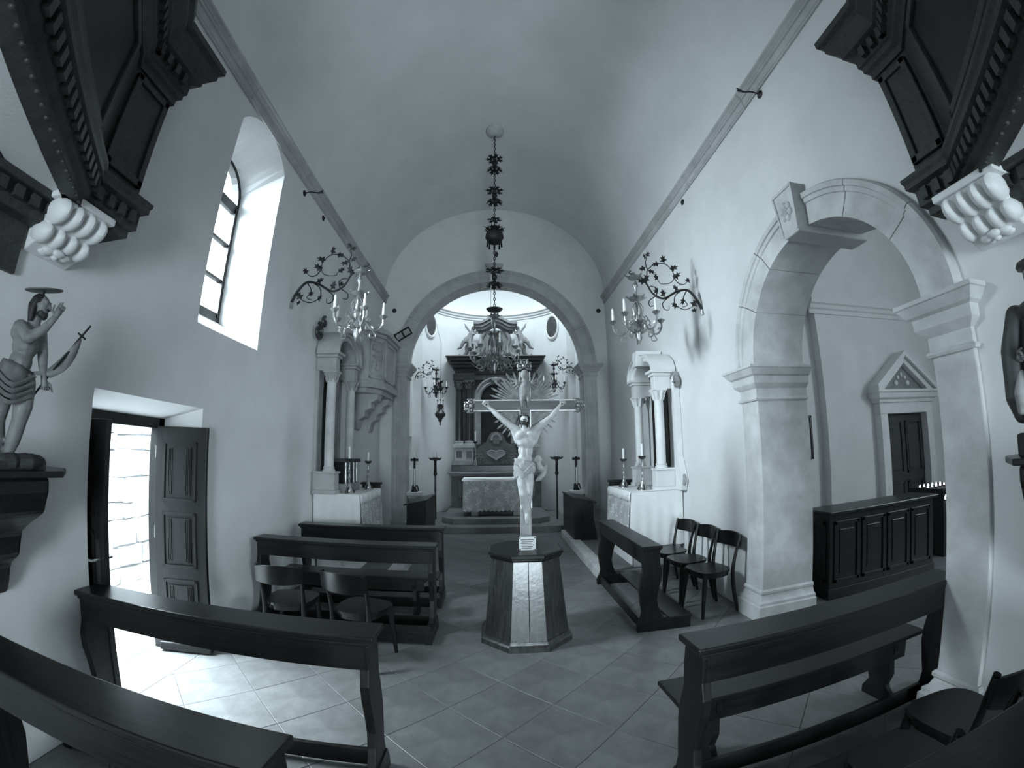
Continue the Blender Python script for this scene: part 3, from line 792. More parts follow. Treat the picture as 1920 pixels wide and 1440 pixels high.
# ---- bentwood chair
def make_chair():
    t = thing('bentwood_chair', 'x', 'chair')
    pts = []
    for i in range(28):
        a = 2 * pi * i / 28; c, s_ = cos(a), sin(a)
        r = 1 / ((abs(c) ** 3.2 + abs(s_) ** 3.2) ** (1 / 3.2))
        y = r * s_ * 0.20; w = 0.205 - 0.02 * (y / 0.2)
        pts.append((r * c * w, y))
    part(t, 'seat', MB().prism(pts, lambda u, v, q: V((u, v, q)), 0.435, 0.458), 'chair', bev=0.008)
    part(t, 'seat_rail', MB().prism([(u * 0.92, v * 0.92) for u, v in pts], lambda u, v, q: V((u, v, q)), 0.395, 0.436), 'chair', bev=0.004)
    for s_ in (-1, 1):
        part(t, 'leg', MB().tube([(s_ * 0.165, -0.155, 0.44), (s_ * 0.178, -0.175, 0.2), (s_ * 0.19, -0.19, 0.0)], [0.026, 0.022, 0.016], 10), 'chair', smooth=True)
        part(t, 'back_post', MB().tube(bez([(s_ * 0.185, 0.25, 0.0), (s_ * 0.172, 0.205, 0.2), (s_ * 0.168, 0.185, 0.44), (s_ * 0.176, 0.215, 0.62), (s_ * 0.190, 0.265, 0.80)], 5), [0.016 + 0.006 * sin(pi * min(1, i / 14)) for i in range(21)], 10), 'chair', smooth=True)
    mb = MB(); n = 14; vs = []
    for i in range(n + 1):
        u = -1 + 2 * i / n; x = 0.205 * u; y = 0.265 + 0.055 * (1 - u * u) - 0.012
        h0 = 0.645 + 0.012 * u * u; h1 = 0.805 - 0.02 * u * u
        vs += [(x, y - 0.008, h0), (x, y + 0.008, h0), (x, y + 0.020, h1), (x, y + 0.004, h1)]
    fs = [(i * 4 + k, i * 4 + (k + 1) % 4, (i + 1) * 4 + (k + 1) % 4, (i + 1) * 4 + k) for i in range(n) for k in range(4)] + [(0, 1, 2, 3), tuple(n * 4 + k for k in range(4))]
    part(t, 'top_rail', mb.add(vs, fs), 'chair', smooth=True, bev=0.003)
    return t
ch0 = make_chair()
def chair(x, y, rot, label, first=False):
    c = ch0 if first else dup(ch0, (x, y, 0))
    c.location = (x, y, 0); c.rotation_euler = (0, 0, radians(rot)); c['label'] = label
    return c
# backs towards the camera at the left (chair faces +y = rotate 180)
chair(-1.71, 3.50, 184, 'dark bentwood chair beside the opened door leaf, back turned', True)
chair(-1.06, 3.42, 165, 'dark bentwood chair turned aslant between the first chair and the aisle')
chair(2.18, 4.13, -82, 'dark bentwood chair nearest the arch pier, front of the row of three')
chair(2.16, 4.60, -85, 'dark bentwood chair in the middle of the row of three')
chair(2.14, 5.08, -80, 'dark bentwood chair standing against the white altar cloth')
chair(1.97, 1.20, 176, 'dark bentwood chair squeezed between two pews by the arch pier, empty seat showing')
chair(1.50, 1.08, 184, 'dark bentwood chair whose rounded seat tucks under the pew ledge')
chair(5.05, 4.55, 10, 'dark bentwood chair standing behind the panelled counter')
# ---- marble block and small thing by the door
tag(link('marble_block', mesh('marble_block', MB().prism([(-2.40, 3.42), (-2.03, 3.31), (-1.97, 3.50), (-2.40, 3.66)], lambda u, v, t: V((u, v, t)), 0, 0.10), 'marble')), 'white marble block on the floor beside the opened door leaf', 'stone block').modifiers.new('bevel', 'BEVEL').width = 0.012
# ================================================================== octagonal pedestal
PX, PY = 0.285, 3.95
def octo(r, rot=pi / 8): return [(r * cos(rot + i * pi / 4), r * sin(rot + i * pi / 4)) for i in range(8)]
ped = thing('octagonal_pedestal', 'tapered octagonal pedestal of dark glossy boards under the crucifix', 'pedestal', (PX, PY, 0))
b0, b1 = octo(0.405), octo(0.318)
def lerp2(p, q, t): return (p[0] + (q[0] - p[0]) * t, p[1] + (q[1] - p[1]) * t)
for i in range(8):
    j = (i + 1) % 8
    for k in range(2):
        t0, t1 = (0.0, 0.52) if k == 0 else (0.53, 1.0)
        a, b_, c, d = lerp2(b0[i], b0[j], t0), lerp2(b0[i], b0[j], t1), lerp2(b1[i], b1[j], t1), lerp2(b1[i], b1[j], t0)
        mb = MB().add([(*a, 0.06), (*b_, 0.06), (*c, 0.78), (*d, 0.78)] + [(p[0] * 0.93, p[1] * 0.93, z) for p, z in ((a, 0.06), (b_, 0.06), (c, 0.78), (d, 0.78))],
                      [(0, 1, 2, 3), (7, 6, 5, 4), (0, 4, 5, 1), (1, 5, 6, 2), (2, 6, 7, 3), (3, 7, 4, 0)])
        part(ped, 'board', mb, 'ped', bev=0.002)
part(ped, 'base_moulding', MB().sweep([(0, 0.0), (0.035, 0.0), (0.035, 0.045), (0.02, 0.06), (0.01, 0.085), (0, 0.085)], octo(0.40), True), 'ped')
part(ped, 'top', MB().sweep([(0, 0.77), (0.012, 0.77), (0.02, 0.785), (0.02, 0.795), (0.035, 0.805), (0.035, 0.828), (0.02, 0.835), (-0.31, 0.835), (-0.31, 0.77)], octo(0.318), True), 'wood')
part(ped, 'core', MB().lathe([(0.36, 0.02), (0.29, 0.79), (0.05, 0.834)], 8), 'wood')
# ---- crucifix
CY = PY - 0.02
cru = thing('crucifix', 'crucifix with a pale carved Christ on a dark gilt-edged cross with ray bundles', 'crucifix', (PX, CY, 0.835), world=True)
cxx = 0.30
part(cru, 'lower_post', MB().box(cxx - 0.055, cxx + 0.045, CY - 0.025, CY + 0.02, 0.835, 1.20), 'pole', bev=0.004, label='pale bare lower post')
part(cru, 'upright', MB().box(cxx - 0.045, cxx + 0.045, CY - 0.022, CY + 0.022, 1.18, 2.44), 'cross', bev=0.003)
part(cru, 'crossbeam', MB().box(-0.16, 0.76, CY - 0.024, CY + 0.024, 2.085, 2.175), 'cross', bev=0.003)
ge = MB()
for s_ in (-1, 1):
    ge.box(cxx + s_ * 0.047 - 0.005, cxx + s_ * 0.047 + 0.005, CY - 0.03, CY + 0.024, 1.2, 2.087).box(cxx + s_ * 0.047 - 0.005, cxx + s_ * 0.047 + 0.005, CY - 0.03, CY + 0.024, 2.173, 2.44)
    for z in (2.082, 2.178):
        a, b_ = (-0.17, cxx - 0.045) if s_ < 0 else (cxx + 0.045, 0.77)
        ge.box(a, b_, CY - 0.031, CY + 0.026, z - 0.005, z + 0.005)
part(cru, 'gilt_edging', ge, 'gilt')
def trefoil(c, ax):
    """pierced ornamental cross end: lobes, scrolls and rosette around c pointing along ax (in x,z)"""
    mb = MB(); a0 = atan2(ax[1], ax[0])
    P = lambda r, a, y=0: V((c[0] + r * cos(a), c[1] + y, c[2] + r * sin(a)))
    for da in (-1.57, 0, 1.57):
        q = P(0.036, a0 + da)
        mb.tube([q + V((0.026 * cos(t), 0, 0.026 * sin(t))) for t in [2 * pi * i / 12 for i in range(12)]], 0.008, 6, True)
        mb.ell(q, (0.014, 0.012, 0.014), 8, 6)
        for e in (-0.5, 0.5): mb.ell(P(0.066, a0 + da + e), (0.010, 0.010, 0.010), 8, 6)
    for da in (-2.4, -0.78, 0.78, 2.4):
        mb.tube([P(0.02, a0 + da), P(0.045, a0 + da * 0.95, -0.01), P(0.06, a0 + da * 0.85)], [0.009, 0.008, 0.005], 6)
    return mb.ell((c[0], c[1] - 0.005, c[2]), (0.022, 0.02, 0.022), 10, 8)
part(cru, 'finial', trefoil((-0.19, CY, 2.13), (-1, 0)), 'gilt', smooth=True)
part(cru, 'finial', trefoil((0.79, CY, 2.13), (1, 0)), 'gilt', smooth=True)
part(cru, 'finial', trefoil((cxx, CY, 2.50), (0, 1)), 'gilt', smooth=True)
for q, (sx, sz) in enumerate(((-1, 1), (1, 1), (-1, -1), (1, -1))):
    mb = MB()
    for i in range(15):
        a = radians(7 + 76 * i / 14); ln = (0.31 if sz > 0 else 0.28) * (0.80 + 0.2 * sin(2 * a)) * (1.0 if i % 2 == 0 else 0.82)
        d = V((sx * cos(a), 0, sz * sin(a))); nrm = V((-d.z, 0, d.x)); b_ = V((cxx, CY + 0.012, 2.13)) + d * 0.055
        e = b_ + d * ln; w = 0.009
        mb.add([b_ - nrm * 0.005, b_ + nrm * 0.005, e - d * 0.03 + nrm * w, e, e - d * 0.03 - nrm * w] + [p + V((0, 0.008, 0)) for p in (b_ - nrm * 0.005, b_ + nrm * 0.005, e - d * 0.03 + nrm * w, e, e - d * 0.03 - nrm * w)],
               [(0, 1, 2, 3, 4), (9, 8, 7, 6, 5), (0, 5, 6, 1), (1, 6, 7, 2), (2, 7, 8, 3), (3, 8, 9, 4), (4, 9, 5, 0)])
    part(cru, 'ray_bundle', mb, 'rays')
# cherub at the head of the cross
cb = MB()
cz_ = 2.30
cb.ell((cxx, CY - 0.05, cz_ + 0.11), (0.042, 0.042, 0.048)).limb([(cxx, CY - 0.045, cz_ + 0.06), (cxx, CY - 0.05, cz_), (cxx, CY - 0.045, cz_ - 0.07)], [0.03, 0.05, 0.045])
for s_ in (-1, 1):
    cb.limb([(cxx + s_ * 0.04, CY - 0.05, cz_ + 0.035), (cxx + s_ * 0.075, CY - 0.06, cz_ + 0.02), (cxx + s_ * 0.07, CY - 0.075, cz_ + 0.05)], [0.018, 0.015, 0.012])
    cb.limb([(cxx + s_ * 0.02, CY - 0.05, cz_ - 0.08), (cxx + s_ * 0.03, CY - 0.07, cz_ - 0.13), (cxx + s_ * 0.025, CY - 0.05, cz_ - 0.18)], [0.027, 0.022, 0.014])
sculpt(part(cru, 'cherub', cb, 'carve', smooth=True), 0.006, 3)
for s_ in (-1, 1):
    wg = MB()
    for i in range(5):
        a = radians(20 - 22 * i); d = V((s_ * cos(a), 0.02, sin(a)))
        p0 = V((cxx + s_ * 0.03, CY - 0.02, cz_ + 0.04))
        wg.tube([p0, p0 + d * 0.05, p0 + d * (0.115 - 0.01 * i)], [0.012, 0.014, 0.004], 6)
    part(cru, 'cherub_wing', wg, 'carve', smooth=True)
# the figure
fy = CY - 0.055
F = lambda x, z, y=0.0: V((x, fy + y, z))
bd = MB()
bd.limb([F(0.292, 1.935, -0.035), F(0.300, 1.900, -0.02)], [0.030, 0.036])                       # neck
bd.ell(F(0.262, 1.855, -0.015), (0.062, 0.048, 0.062)).ell(F(0.345, 1.855, -0.015), (0.062, 0.048, 0.062))   # chest
bd.ell(F(0.302, 1.80, -0.012), (0.086, 0.052, 0.075)).ell(F(0.296, 1.72, 0.0), (0.070, 0.043, 0.075))
bd.ell(F(0.288, 1.64, -0.004), (0.070, 0.044, 0.06)).ell(F(0.286, 1.585, -0.004), (0.080, 0.052, 0.060))
for s_, sh, el, wr in ((-1, F(0.205, 1.915), F(0.075, 2.015, -0.01), F(-0.028, 2.115, 0.012)), (1, F(0.400, 1.915), F(0.535, 2.02, -0.01), F(0.612, 2.118, 0.012))):
    mid = sh.lerp(el, 0.45)
    bd.limb([F(0.302 + s_ * 0.06, 1.885), sh, mid, el, el.lerp(wr, 0.35), wr], [0.045, 0.040, 0.033, 0.026, 0.026, 0.016])
    bd.limb([F(0.302 + s_ * 0.075, 1.80, 0.0), sh.lerp(el, 0.25)], [0.03, 0.022])               # lat
for k_, (z_, w_) in enumerate(((1.815, 0.060), (1.785, 0.062))):
    for s_ in (-1, 1): bd.tube([F(0.300 + s_ * 0.012, z_, -0.058), F(0.300 + s_ * w_, z_ - 0.012, -0.045), F(0.300 + s_ * (w_ + 0.02), z_ - 0.004, -0.015)], 0.0048, 6)
for s_ in (-1, 1):
    bd.ell(F(0.300 + s_ * 0.040, 1.868, -0.052), (0.036, 0.014, 0.026)); bd.ell(F(0.292 + s_ * 0.020, 1.695, -0.040), (0.017, 0.010, 0.05))
hipL, hipR = F(0.252, 1.56), F(0.322, 1.56)
kneeL, kneeR = F(0.262, 1.335, -0.055), F(0.318, 1.345, -0.05)
ankL, ankR = F(0.296, 1.155, 0.0), F(0.306, 1.150, -0.012)
for a, b_, c in ((hipL, kneeL, ankL), (hipR, kneeR, ankR)):
    bd.limb([a, a.lerp(b_, 0.4), b_, b_.lerp(c, 0.33) + V((0, 0.012, 0)), c], [0.050, 0.046, 0.034, 0.033, 0.018])
for c, tx in ((ankL, 0.302), (ankR, 0.296)):
    bd.limb([c, F(tx, 1.115, -0.03), F(tx, 1.075, -0.035)], [0.019, 0.021, 0.012])
body = sculpt(part(cru, 'corpus', bd, 'flesh', smooth=True), 0.0065, 3)
# hands: palm and five curled fingers each, nailed to the beam
for s_, w in ((-1, F(-0.028, 2.115, 0.012)), (1, F(0.612, 2.118, 0.012))):
    hd = MB(); d = V((s_ * 0.75, 0, 0.66)).normalized(); nrm = V((-d.z, 0, d.x)) * s_
    pc = w + d * 0.030
    hd.limb([w, pc], [0.015, 0.016]).ell(pc + d * 0.008, (0.020, 0.010, 0.022))
    for i, ln in enumerate((0.022, 0.027, 0.025, 0.020)):
        q = pc + d * 0.022 + nrm * (0.016 - 0.0105 * i)
        hd.limb([q, q + d * ln * 0.6 + V((0, -0.010, 0)), q + d * ln * 0.55 + V((0, -0.026, 0)) - d * 0.004], [0.006, 0.0055, 0.0045], 6)
    q = pc - nrm * -0.016 - d * 0.004
    hd.limb([q, q + nrm * 0.012 + d * 0.01 + V((0, -0.008, 0)), q + nrm * 0.012 + d * 0.026 + V((0, -0.014, 0))], [0.007, 0.006, 0.005], 6)
    part(cru, 'hand', hd, 'flesh', smooth=True)
    part(cru, 'nail', MB().lathe([(0.004, 0), (0.004, 0.02), (0.008, 0.02), (0.006, 0.026)], 8, pc + V((0, -0.005, 0)), Matrix.Rotation(pi / 2, 3, 'X')), 'iron')
# head: tilted back and to the side, with face, beard, hair and crown of thorns
hR = Matrix.Rotation(radians(16), 3, 'Y') @ Matrix.Rotation(radians(-24), 3, 'X')
hc = F(0.282, 1.988, -0.055)
hp = lambda x, y, z: hc + hR @ V((x, y, z))
hm = MB().ell(hc, (0.036, 0.044, 0.050), 14, 10, hR).ell(hp(0, -0.015, -0.022), (0.027, 0.030, 0.032), 12, 8, hR)
hm.limb([hp(0, -0.044, 0.008), hp(0, -0.054, -0.010)], [0.005, 0.008], 8)
for s_ in (-1, 1):
    hm.ell(hp(s_ * 0.014, -0.036, 0.010), (0.009, 0.007, 0.006), 8, 6, hR).ell(hp(s_ * 0.015, -0.034, 0.017), (0.012, 0.008, 0.005), 8, 6, hR).ell(hp(s_ * 0.037, 0.0, 0.0), (0.006, 0.010, 0.013), 8, 6, hR)
sculpt(part(cru, 'head', hm, 'flesh', smooth=True), 0.0045, 2)
bm_ = MB().ell(hp(0, -0.030, -0.040), (0.022, 0.022, 0.020), 10, 8, hR)
for s_ in (-1, 1): bm_.ell(hp(s_ * 0.023, -0.014, -0.032), (0.012, 0.020, 0.022), 8, 6, hR).ell(hp(s_ * 0.010, -0.047, -0.018), (0.011, 0.006, 0.004), 8, 6, hR)
part(cru, 'beard', bm_, 'hair', smooth=True)
hr = MB().ell(hp(0, 0.014, 0.014), (0.042, 0.046, 0.048), 12, 8, hR)
for s_ in (-1, 1): hr.limb([hp(s_ * 0.036, 0.0, 0.02), hp(s_ * 0.043, 0.0, -0.02), hp(s_ * 0.040, -0.010, -0.065)], [0.014, 0.013, 0.007], 8)
sculpt(part(cru, 'hair', hr, 'hair', smooth=True), 0.005, 2)
th = MB()
for k in range(2): th.tube([hp(0.044 * cos(t), 0.05 * sin(t) - 0.002, 0.026 + 0.005 * sin(5 * t + k * 2)) for t in [2 * pi * i / 28 for i in range(28)]], 0.0045, 6, True)
part(cru, 'crown_of_thorns', th, 'hair')
# loincloth with gathered folds and flying knot
lc = MB(); n = 30; vs = []
for j in range(9):
    t = j / 8
    for i in range(n):
        a = 2 * pi * i / n; rx = 0.088 + 0.008 * sin(t * pi); ry = 0.062 + 0.010 * sin(t * pi)
        f = 1 + 0.08 * sin(7 * a + 6 * t) + 0.05 * sin(13 * a - 11 * t)
        zt = 1.635 - 0.018 * cos(a) ; zb = 1.485 - 0.03 * cos(a - 2.6)
        vs.append(F(0.287 + rx * f * cos(a), zt + (zb - zt) * t, -0.004 + ry * f * sin(a)))
lc.add(vs, [(j * n + i, j * n + (i + 1) % n, (j + 1) * n + (i + 1) % n, (j + 1) * n + i) for j in range(8) for i in range(n)])
lo = part(cru, 'loincloth', lc, 'drape', smooth=True)
so = lo.modifiers.new('solid', 'SOLIDIFY'); so.thickness = 0.006
fold = MB()
for k in range(5): fold.tube(bez([F(0.205 + 0.006 * k, 1.60 - 0.02 * k, -0.045), F(0.27, 1.53 - 0.012 * k, -0.085), F(0.345, 1.60 - 0.008 * k, -0.062)], 6), 0.008, 6)
part(cru, 'cloth_fold', fold, 'drape', smooth=True)
kn = MB()
kn.limb([F(0.375, 1.63, -0.01), F(0.405, 1.665, -0.01), F(0.43, 1.635, -0.01), F(0.41, 1.60, -0.01)], [0.016, 0.020, 0.018, 0.014])
kn.limb([F(0.40, 1.62, 0), F(0.425, 1.56, -0.02), F(0.455, 1.54, 0.0), F(0.475, 1.575, 0.0), F(0.455, 1.51, -0.01), F(0.42, 1.47, -0.005), F(0.395, 1.455, 0)], [0.018, 0.030, 0.030, 0.018, 0.026, 0.026, 0.014])
sculpt(part(cru, 'cloth_knot', kn, 'drape', smooth=True), 0.006, 2)
# plaque on the pedestal
pq = thing('plaque', 'small white engraved plaque screwed at the foot of the cross', 'plaque', (cxx, CY - 0.09, 0.835), world=True)
part(pq, 'plate', MB().box(cxx - 0.075, cxx + 0.075, CY - 0.10, CY - 0.092, 0.832, 0.955), 'plaque', bev=0.002)
ln = MB()
for i in range(6): ln.box(cxx - 0.058 + 0.006 * (i % 2), cxx + 0.056 - 0.01 * (i % 3), CY - 0.1015, CY - 0.0995, 0.925 - i * 0.014 - (0.004 if i else 0), 0.925 - i * 0.014 + (0.006 if i == 0 else 0.001))
part(pq, 'engraved_lines', ln, 'ink')
for sx in (-1, 1):
    for z in (0.842, 0.945): part(pq, 'screw', MB().lathe([(0.006, 0), (0.006, 0.004), (0.003, 0.006)], 8, (cxx + sx * 0.066, CY - 0.098, z), Matrix.Rotation(pi / 2, 3, 'X')), 'iron')
# ================================================================== altars
def cloth_box(x0, x1, y0, y1, zt, zb, amp=0.012, scallop=0.0, n=26, m=6, sides='all'):
    """altar cloth: flat top and falling sides with soft folds and a wavy or scalloped hem"""
    P = []; per = [(x0, y0, x1, y0), (x1, y0, x1, y1), (x1, y1, x0, y1), (x0, y1, x0, y0)]
    for (ax, ay, bx, by) in per:
        for i in range(n): P.append((ax + (bx - ax) * i / n, ay + (by - ay) * i / n, (by - ay, ax - bx), i / n))
    N_ = len(P); vs = []
    for j in range(m + 1):
        t = j / m
        for k, (x, y, d, f) in enumerate(P):
            l = sqrt(d[0] ** 2 + d[1] ** 2); corner = 1 - min(1, min(f, 1 - f) * 5)
            w = t * (amp * (0.6 + sin(k * 1.1) + 0.6 * sin(k * 0.43)) + 0.02 * corner)
            z = zt + (zb - zt) * t
            if j == m: z += scallop * abs(sin(k * pi / 2.0)) * -1 + 0.006 * sin(k * 0.7)
            vs.append((x + d[0] / l * w, y + d[1] / l * w, z))
    mb = MB().add(vs, [(j * N_ + i, j * N_ + (i + 1) % N_, (j + 1) * N_ + (i + 1) % N_, (j + 1) * N_ + i) for j in range(m) for i in range(N_)])
    mb.f.append(tuple(range(N_)))
    return mb
def candle(name, label, loc, h, r=0.016, group=None, lit=False):
    t = thing(name, label, 'candle', loc, 0, group)
    part(t, 'wax', MB().lathe([(r, 0), (r, h), (r * 0.8, h + 0.004), (0.004, h)], 12), 'wax', smooth=True)
    part(t, 'wick', MB().tube([(0, 0, h), (0.001, 0, h + 0.014)], 0.0018, 5), 'ink')
    return t
def candlestick(label, loc, h, kind='altar', group=None):
    t = thing('candlestick', label, 'candlestick', loc, 0, group); k = h / 0.5
    b = MB().lathe([(0.062, 0), (0.058, 0.012), (0.040, 0.03), (0.046, 0.045), (0.036, 0.075), (0.018, 0.13)], 12)
    part(t, 'base', MB().lathe([(r, z * k) for r, z in [(0.062, 0.0), (0.058, 0.015), (0.046, 0.03), (0.046, 0.06), (0.034, 0.09), (0.022, 0.13), (0.020, 0.14)]], 12), 'silver', smooth=True)
    for i in range(3):
        a = i * 2.094 + 0.5
        part(t, 'foot', MB().tube(bez([(0.03 * cos(a), 0.03 * sin(a), 0.09 * k), (0.055 * cos(a), 0.055 * sin(a), 0.05 * k), (0.072 * cos(a), 0.072 * sin(a), 0.008)], 4), [0.008, 0.009, 0.010, 0.011, 0.011, 0.012, 0.013, 0.013, 0.012], 6), 'bronze', smooth=True)
    part(t, 'stem', MB().lathe([(r, z * k) for r, z in [(0.013, 0.13), (0.024, 0.15), (0.014, 0.17), (0.012, 0.20), (0.028, 0.225), (0.013, 0.25), (0.012, 0.29), (0.026, 0.31), (0.012, 0.335), (0.018, 0.36), (0.012, 0.39), (0.014, 0.44), (0.022, 0.46)]], 12), 'silver', smooth=True)
    part(t, 'drip_pan', MB().lathe([(r, z * k) for r, z in [(0.02, 0.455), (0.045, 0.475), (0.055, 0.50), (0.052, 0.505), (0.035, 0.49), (0.018, 0.49)]], 14), 'bronze', smooth=True)
    return t
def side_altar(name, wall, sg, y0, y1, xf, side):
    """sg=+1: altar on the left wall facing +x; mirrored for the right wall"""
    X = lambda d: wall + sg * d                       # d = distance from the wall
    box = lambda m, d0, d1, a, b, c, e: m.box(min(X(d0), X(d1)), max(X(d0), X(d1)), a, b, c, e)
    dep = abs(xf - wall); ym = (y0 + y1) / 2
    t = thing('altar_block', f'stone altar block hidden under the cloth of the {side} side altar', 'altar', (X(dep / 2), ym, 0.13), world=True)
    part(t, 'body', box(MB(), 0.025, dep - 0.05, y0 + 0.06, y1 - 0.02, 0.13, 1.10), 'marble', bev=0.01)
    part(t, 'slab', box(MB(), 0.025, dep - 0.02, y0 + 0.03, y1, 1.08, 1.135), 'marble', bev=0.008)
    a, b_ = sorted((X(0.022), X(dep)))
    tag(link('altar_cloth', mesh('altar_cloth', cloth_box(a, b_, y0, y1 + 0.02, 1.145, 0.42, 0.006), 'cloth', smooth=45)), f'long white linen cloth over the {side} side altar table', 'cloth')
    # lace frontal hanging on the side that faces the aisle
    lf = MB(); n = 40; vs = []
    for j in range(8):
        t_ = j / 7
        for i in range(n + 1):
            yy = y0 + 0.02 + (y1 - y0) * i / n
            dd = dep + 0.014 + 0.012 * t_ * (1 + sin(i * 0.9) + 0.5 * sin(i * 2.1)) + 0.016 * t_
            zz = 1.03 + (0.47 - 1.03) * t_
            if j == 7: zz += 0.018 * abs(sin(i * pi / 4))
            if j == 0: zz += 0.004 * sin(i * 0.8)
            vs.append((X(dd), yy, zz))
    lf.add(vs, [(j * (n + 1) + i, j * (n + 1) + i + 1, (j + 1) * (n + 1) + i + 1, (j + 1) * (n + 1) + i) for j in range(7) for i in range(n)])
    lo = tag(link('lace_frontal', mesh('lace_frontal', lf, 'lace', smooth=60)), f'patterned lace frontal hanging on the aisle face of the {side} side altar', 'lace cloth')
    s_ = lo.modifiers.new('solid', 'SOLIDIFY'); s_.thickness = 0.004
    # top runner falling a hand's breadth over the edge
    ru = MB(); vs = []
    prof = [(0.05, 1.151), (dep * 0.5, 1.152), (dep + 0.004, 1.151), (dep + 0.018, 1.12), (dep + 0.026, 1.03)]
    for d, z in prof:
        for i in range(25):
            yy = y0 - 0.006 + (y1 - y0 + 0.03) * i / 24
            vs.append((X(d + (0.006 * sin(i * 1.3) if d > dep else 0)), yy, z + (0.010 * sin(i * 1.7) if z < 1.05 else 0)))
    ru.add(vs, [(j * 25 + i, j * 25 + i + 1, (j + 1) * 25 + i + 1, (j + 1) * 25 + i) for j in range(4) for i in range(24)])
    ro_ = tag(link('altar_runner', mesh('altar_runner', ru, 'cloth', smooth=60)), f'white runner across the top of the {side} side altar', 'cloth')
    s_ = ro_.modifiers.new('solid', 'SOLIDIFY'); s_.thickness = 0.003
    return X, box
XA_L, BX_L = side_altar('left', L, 1, 5.58, 6.66, -1.74, 'window-wall')
XA_R, BX_R = side_altar('right', R, -1, 5.52, 6.62, 1.80, 'arch-wall')
def retable(label, X, box, ya, yb, d, zb, zc, ztop, mcol, msh, dark, apex):
    """two columns on plinths with capitals carrying an arched hood around a flat dark panel"""
    t = thing('side_altar_retable', label, 'retable', (X(0.1), (ya + yb) / 2, zb), world=True)
    ym = (ya + yb) / 2
    part(t, 'back_panel', box(MB(), 0.0, 0.05, ya - 0.05, yb + 0.05, zb, zc + 0.25), mcol, bev=0.004)
    part(t, 'dark_panel', box(MB(), 0.05, 0.07, ya + 0.13, yb - 0.13, zb + 0.05, zc + 0.3), dark)  # flat dark panel filling the space between the columns
    for y in (ya, yb):
        part(t, 'plinth', box(box(box(MB(), 0.02, d + 0.13, y - 0.11, y + 0.11, zb, zb + 0.05), 0.02, d + 0.11, y - 0.09, y + 0.09, zb + 0.05, zb + 0.27), 0.02, d + 0.125, y - 0.105, y + 0.105, zb + 0.27, zb + 0.30), mcol, bev=0.006)
        part(t, 'column', MB().lathe([(0.085, 0), (0.085, 0.02), (0.072, 0.035), (0.080, 0.05), (0.066, 0.065), (0.066, 0.3), (0.064, zc - zb - 0.5), (0.055, zc - zb - 0.30), (0.062, zc - zb - 0.295), (0.062, zc - zb - 0.28)], 18, (X(d), y, zb + 0.30)), msh, smooth=True)
        cp = MB().lathe([(0.055, 0), (0.06, 0.03), (0.075, 0.09), (0.10, 0.13)], 12, (X(d), y, zc - 0.14))
        for i in range(8):
            a = i * pi / 4 + 0.2
            for r0, z0, r1, z1 in ((0.062, 0.0, 0.090, 0.06), (0.070, 0.05, 0.112, 0.125)):
                b0 = V((X(d) + r0 * cos(a), y + r0 * sin(a), zc - 0.14 + z0)); b1 = V((X(d) + r1 * cos(a), y + r1 * sin(a), zc - 0.14 + z1))
                cp.tube([b0, b0.lerp(b1, 0.6) + V((0, 0, 0.008)), b1], [0.014, 0.015, 0.010], 6)
        box(cp, d - 0.10, d + 0.10, y - 0.10, y + 0.10, zc - 0.015, zc + 0.01)
        part(t, 'capital', cp, mcol, smooth=True)
        part(t, 'impost_block', box(box(box(MB(), 0.02, d + 0.075, y - 0.075, y + 0.075, zc + 0.01, zc + 0.19), 0.02, d + 0.10, y - 0.10, y + 0.10, zc + 0.19, zc + 0.23), 0.02, d + 0.13, y - 0.13, y + 0.13, zc + 0.23, zc + 0.27), mcol, bev=0.006)
    r0 = (yb - ya) / 2 - 0.06; zs = zc + 0.27; rise = (ztop - zs) / (r0 + 0.16)
    fn = lambda r, q, a: V((q, ym + r * cos(a), zs + r * sin(a) * rise))
    prof = [(r0, X(0.02)), (r0, X(d + 0.06)), (r0 + 0.08, X(d + 0.06)), (r0 + 0.09, X(d + 0.09)), (r0 + 0.14, X(d + 0.10)), (r0 + 0.15, X(d + 0.13)), (r0 + 0.18, X(d + 0.13)), (r0 + 0.18, X(0.02))]
    part(t, 'arched_hood', MB().ring(prof, fn, 0, pi, 24), mcol, smooth=30)
    part(t, 'dark_panel_head', MB().ring([(0.0, X(0.02)), (0.0, X(0.06)), (r0 + 0.02, X(0.06)), (r0 + 0.02, X(0.02))], fn, 0.01, pi - 0.01, 16), dark)
    return t
rt = retable('white marble retable with two slim columns and an arched hood, beside three chairs', XA_R, BX_R, 5.68, 6.55, 0.25, 1.145, 2.52, 3.10, 'marble', 'marble', 'paint_dark', True)
lt = retable('grey stone retable with two columns around a tall dark panel on the window wall', XA_L, BX_L, 5.62, 6.45, 0.22, 1.145, 2.78, 3.42, 'stone', 'stone_pale', 'paint_dark', False)
# keystone and side volutes of the right retable
part(rt, 'keystone', MB().prism([(-0.07, -0.05), (0.07, -0.05), (0.10, 0.18), (-0.10, 0.18)], lambda u, v, q: V((q, 6.115 + u, 2.98 + v)), R - 0.42, R - 0.02), 'marble', bev=0.008)
def volute(c, r, turns, ax, th, sgn=1, n=30):
    """flat spiral scroll in a vertical plane; ax maps (u,v)->xyz offset"""
    pts = []
    for i in range(n + 1):
        a = sgn * turns * 2 * pi * i / n; q = r * (1 - 0.78 * i / n)
        pts.append(V(c) + ax(q * cos(a), q * sin(a)))
    return pts
ayz = lambda u, v: V((0, u, v))
for (y, z, r, s_) in ((5.47, 2.62, 0.10, -1), (5.42, 1.27, 0.11, 1)):
    part(rt, 'scroll', MB().tube(volute((R - 0.05, y, z), r, 1.3, lambda u, v: V((0, v * 0.8, u * s_ * -1)), 0.03, 1), [0.036 - 0.012 * i / 30 for i in range(31)], 8), 'stone_grey', smooth=True)
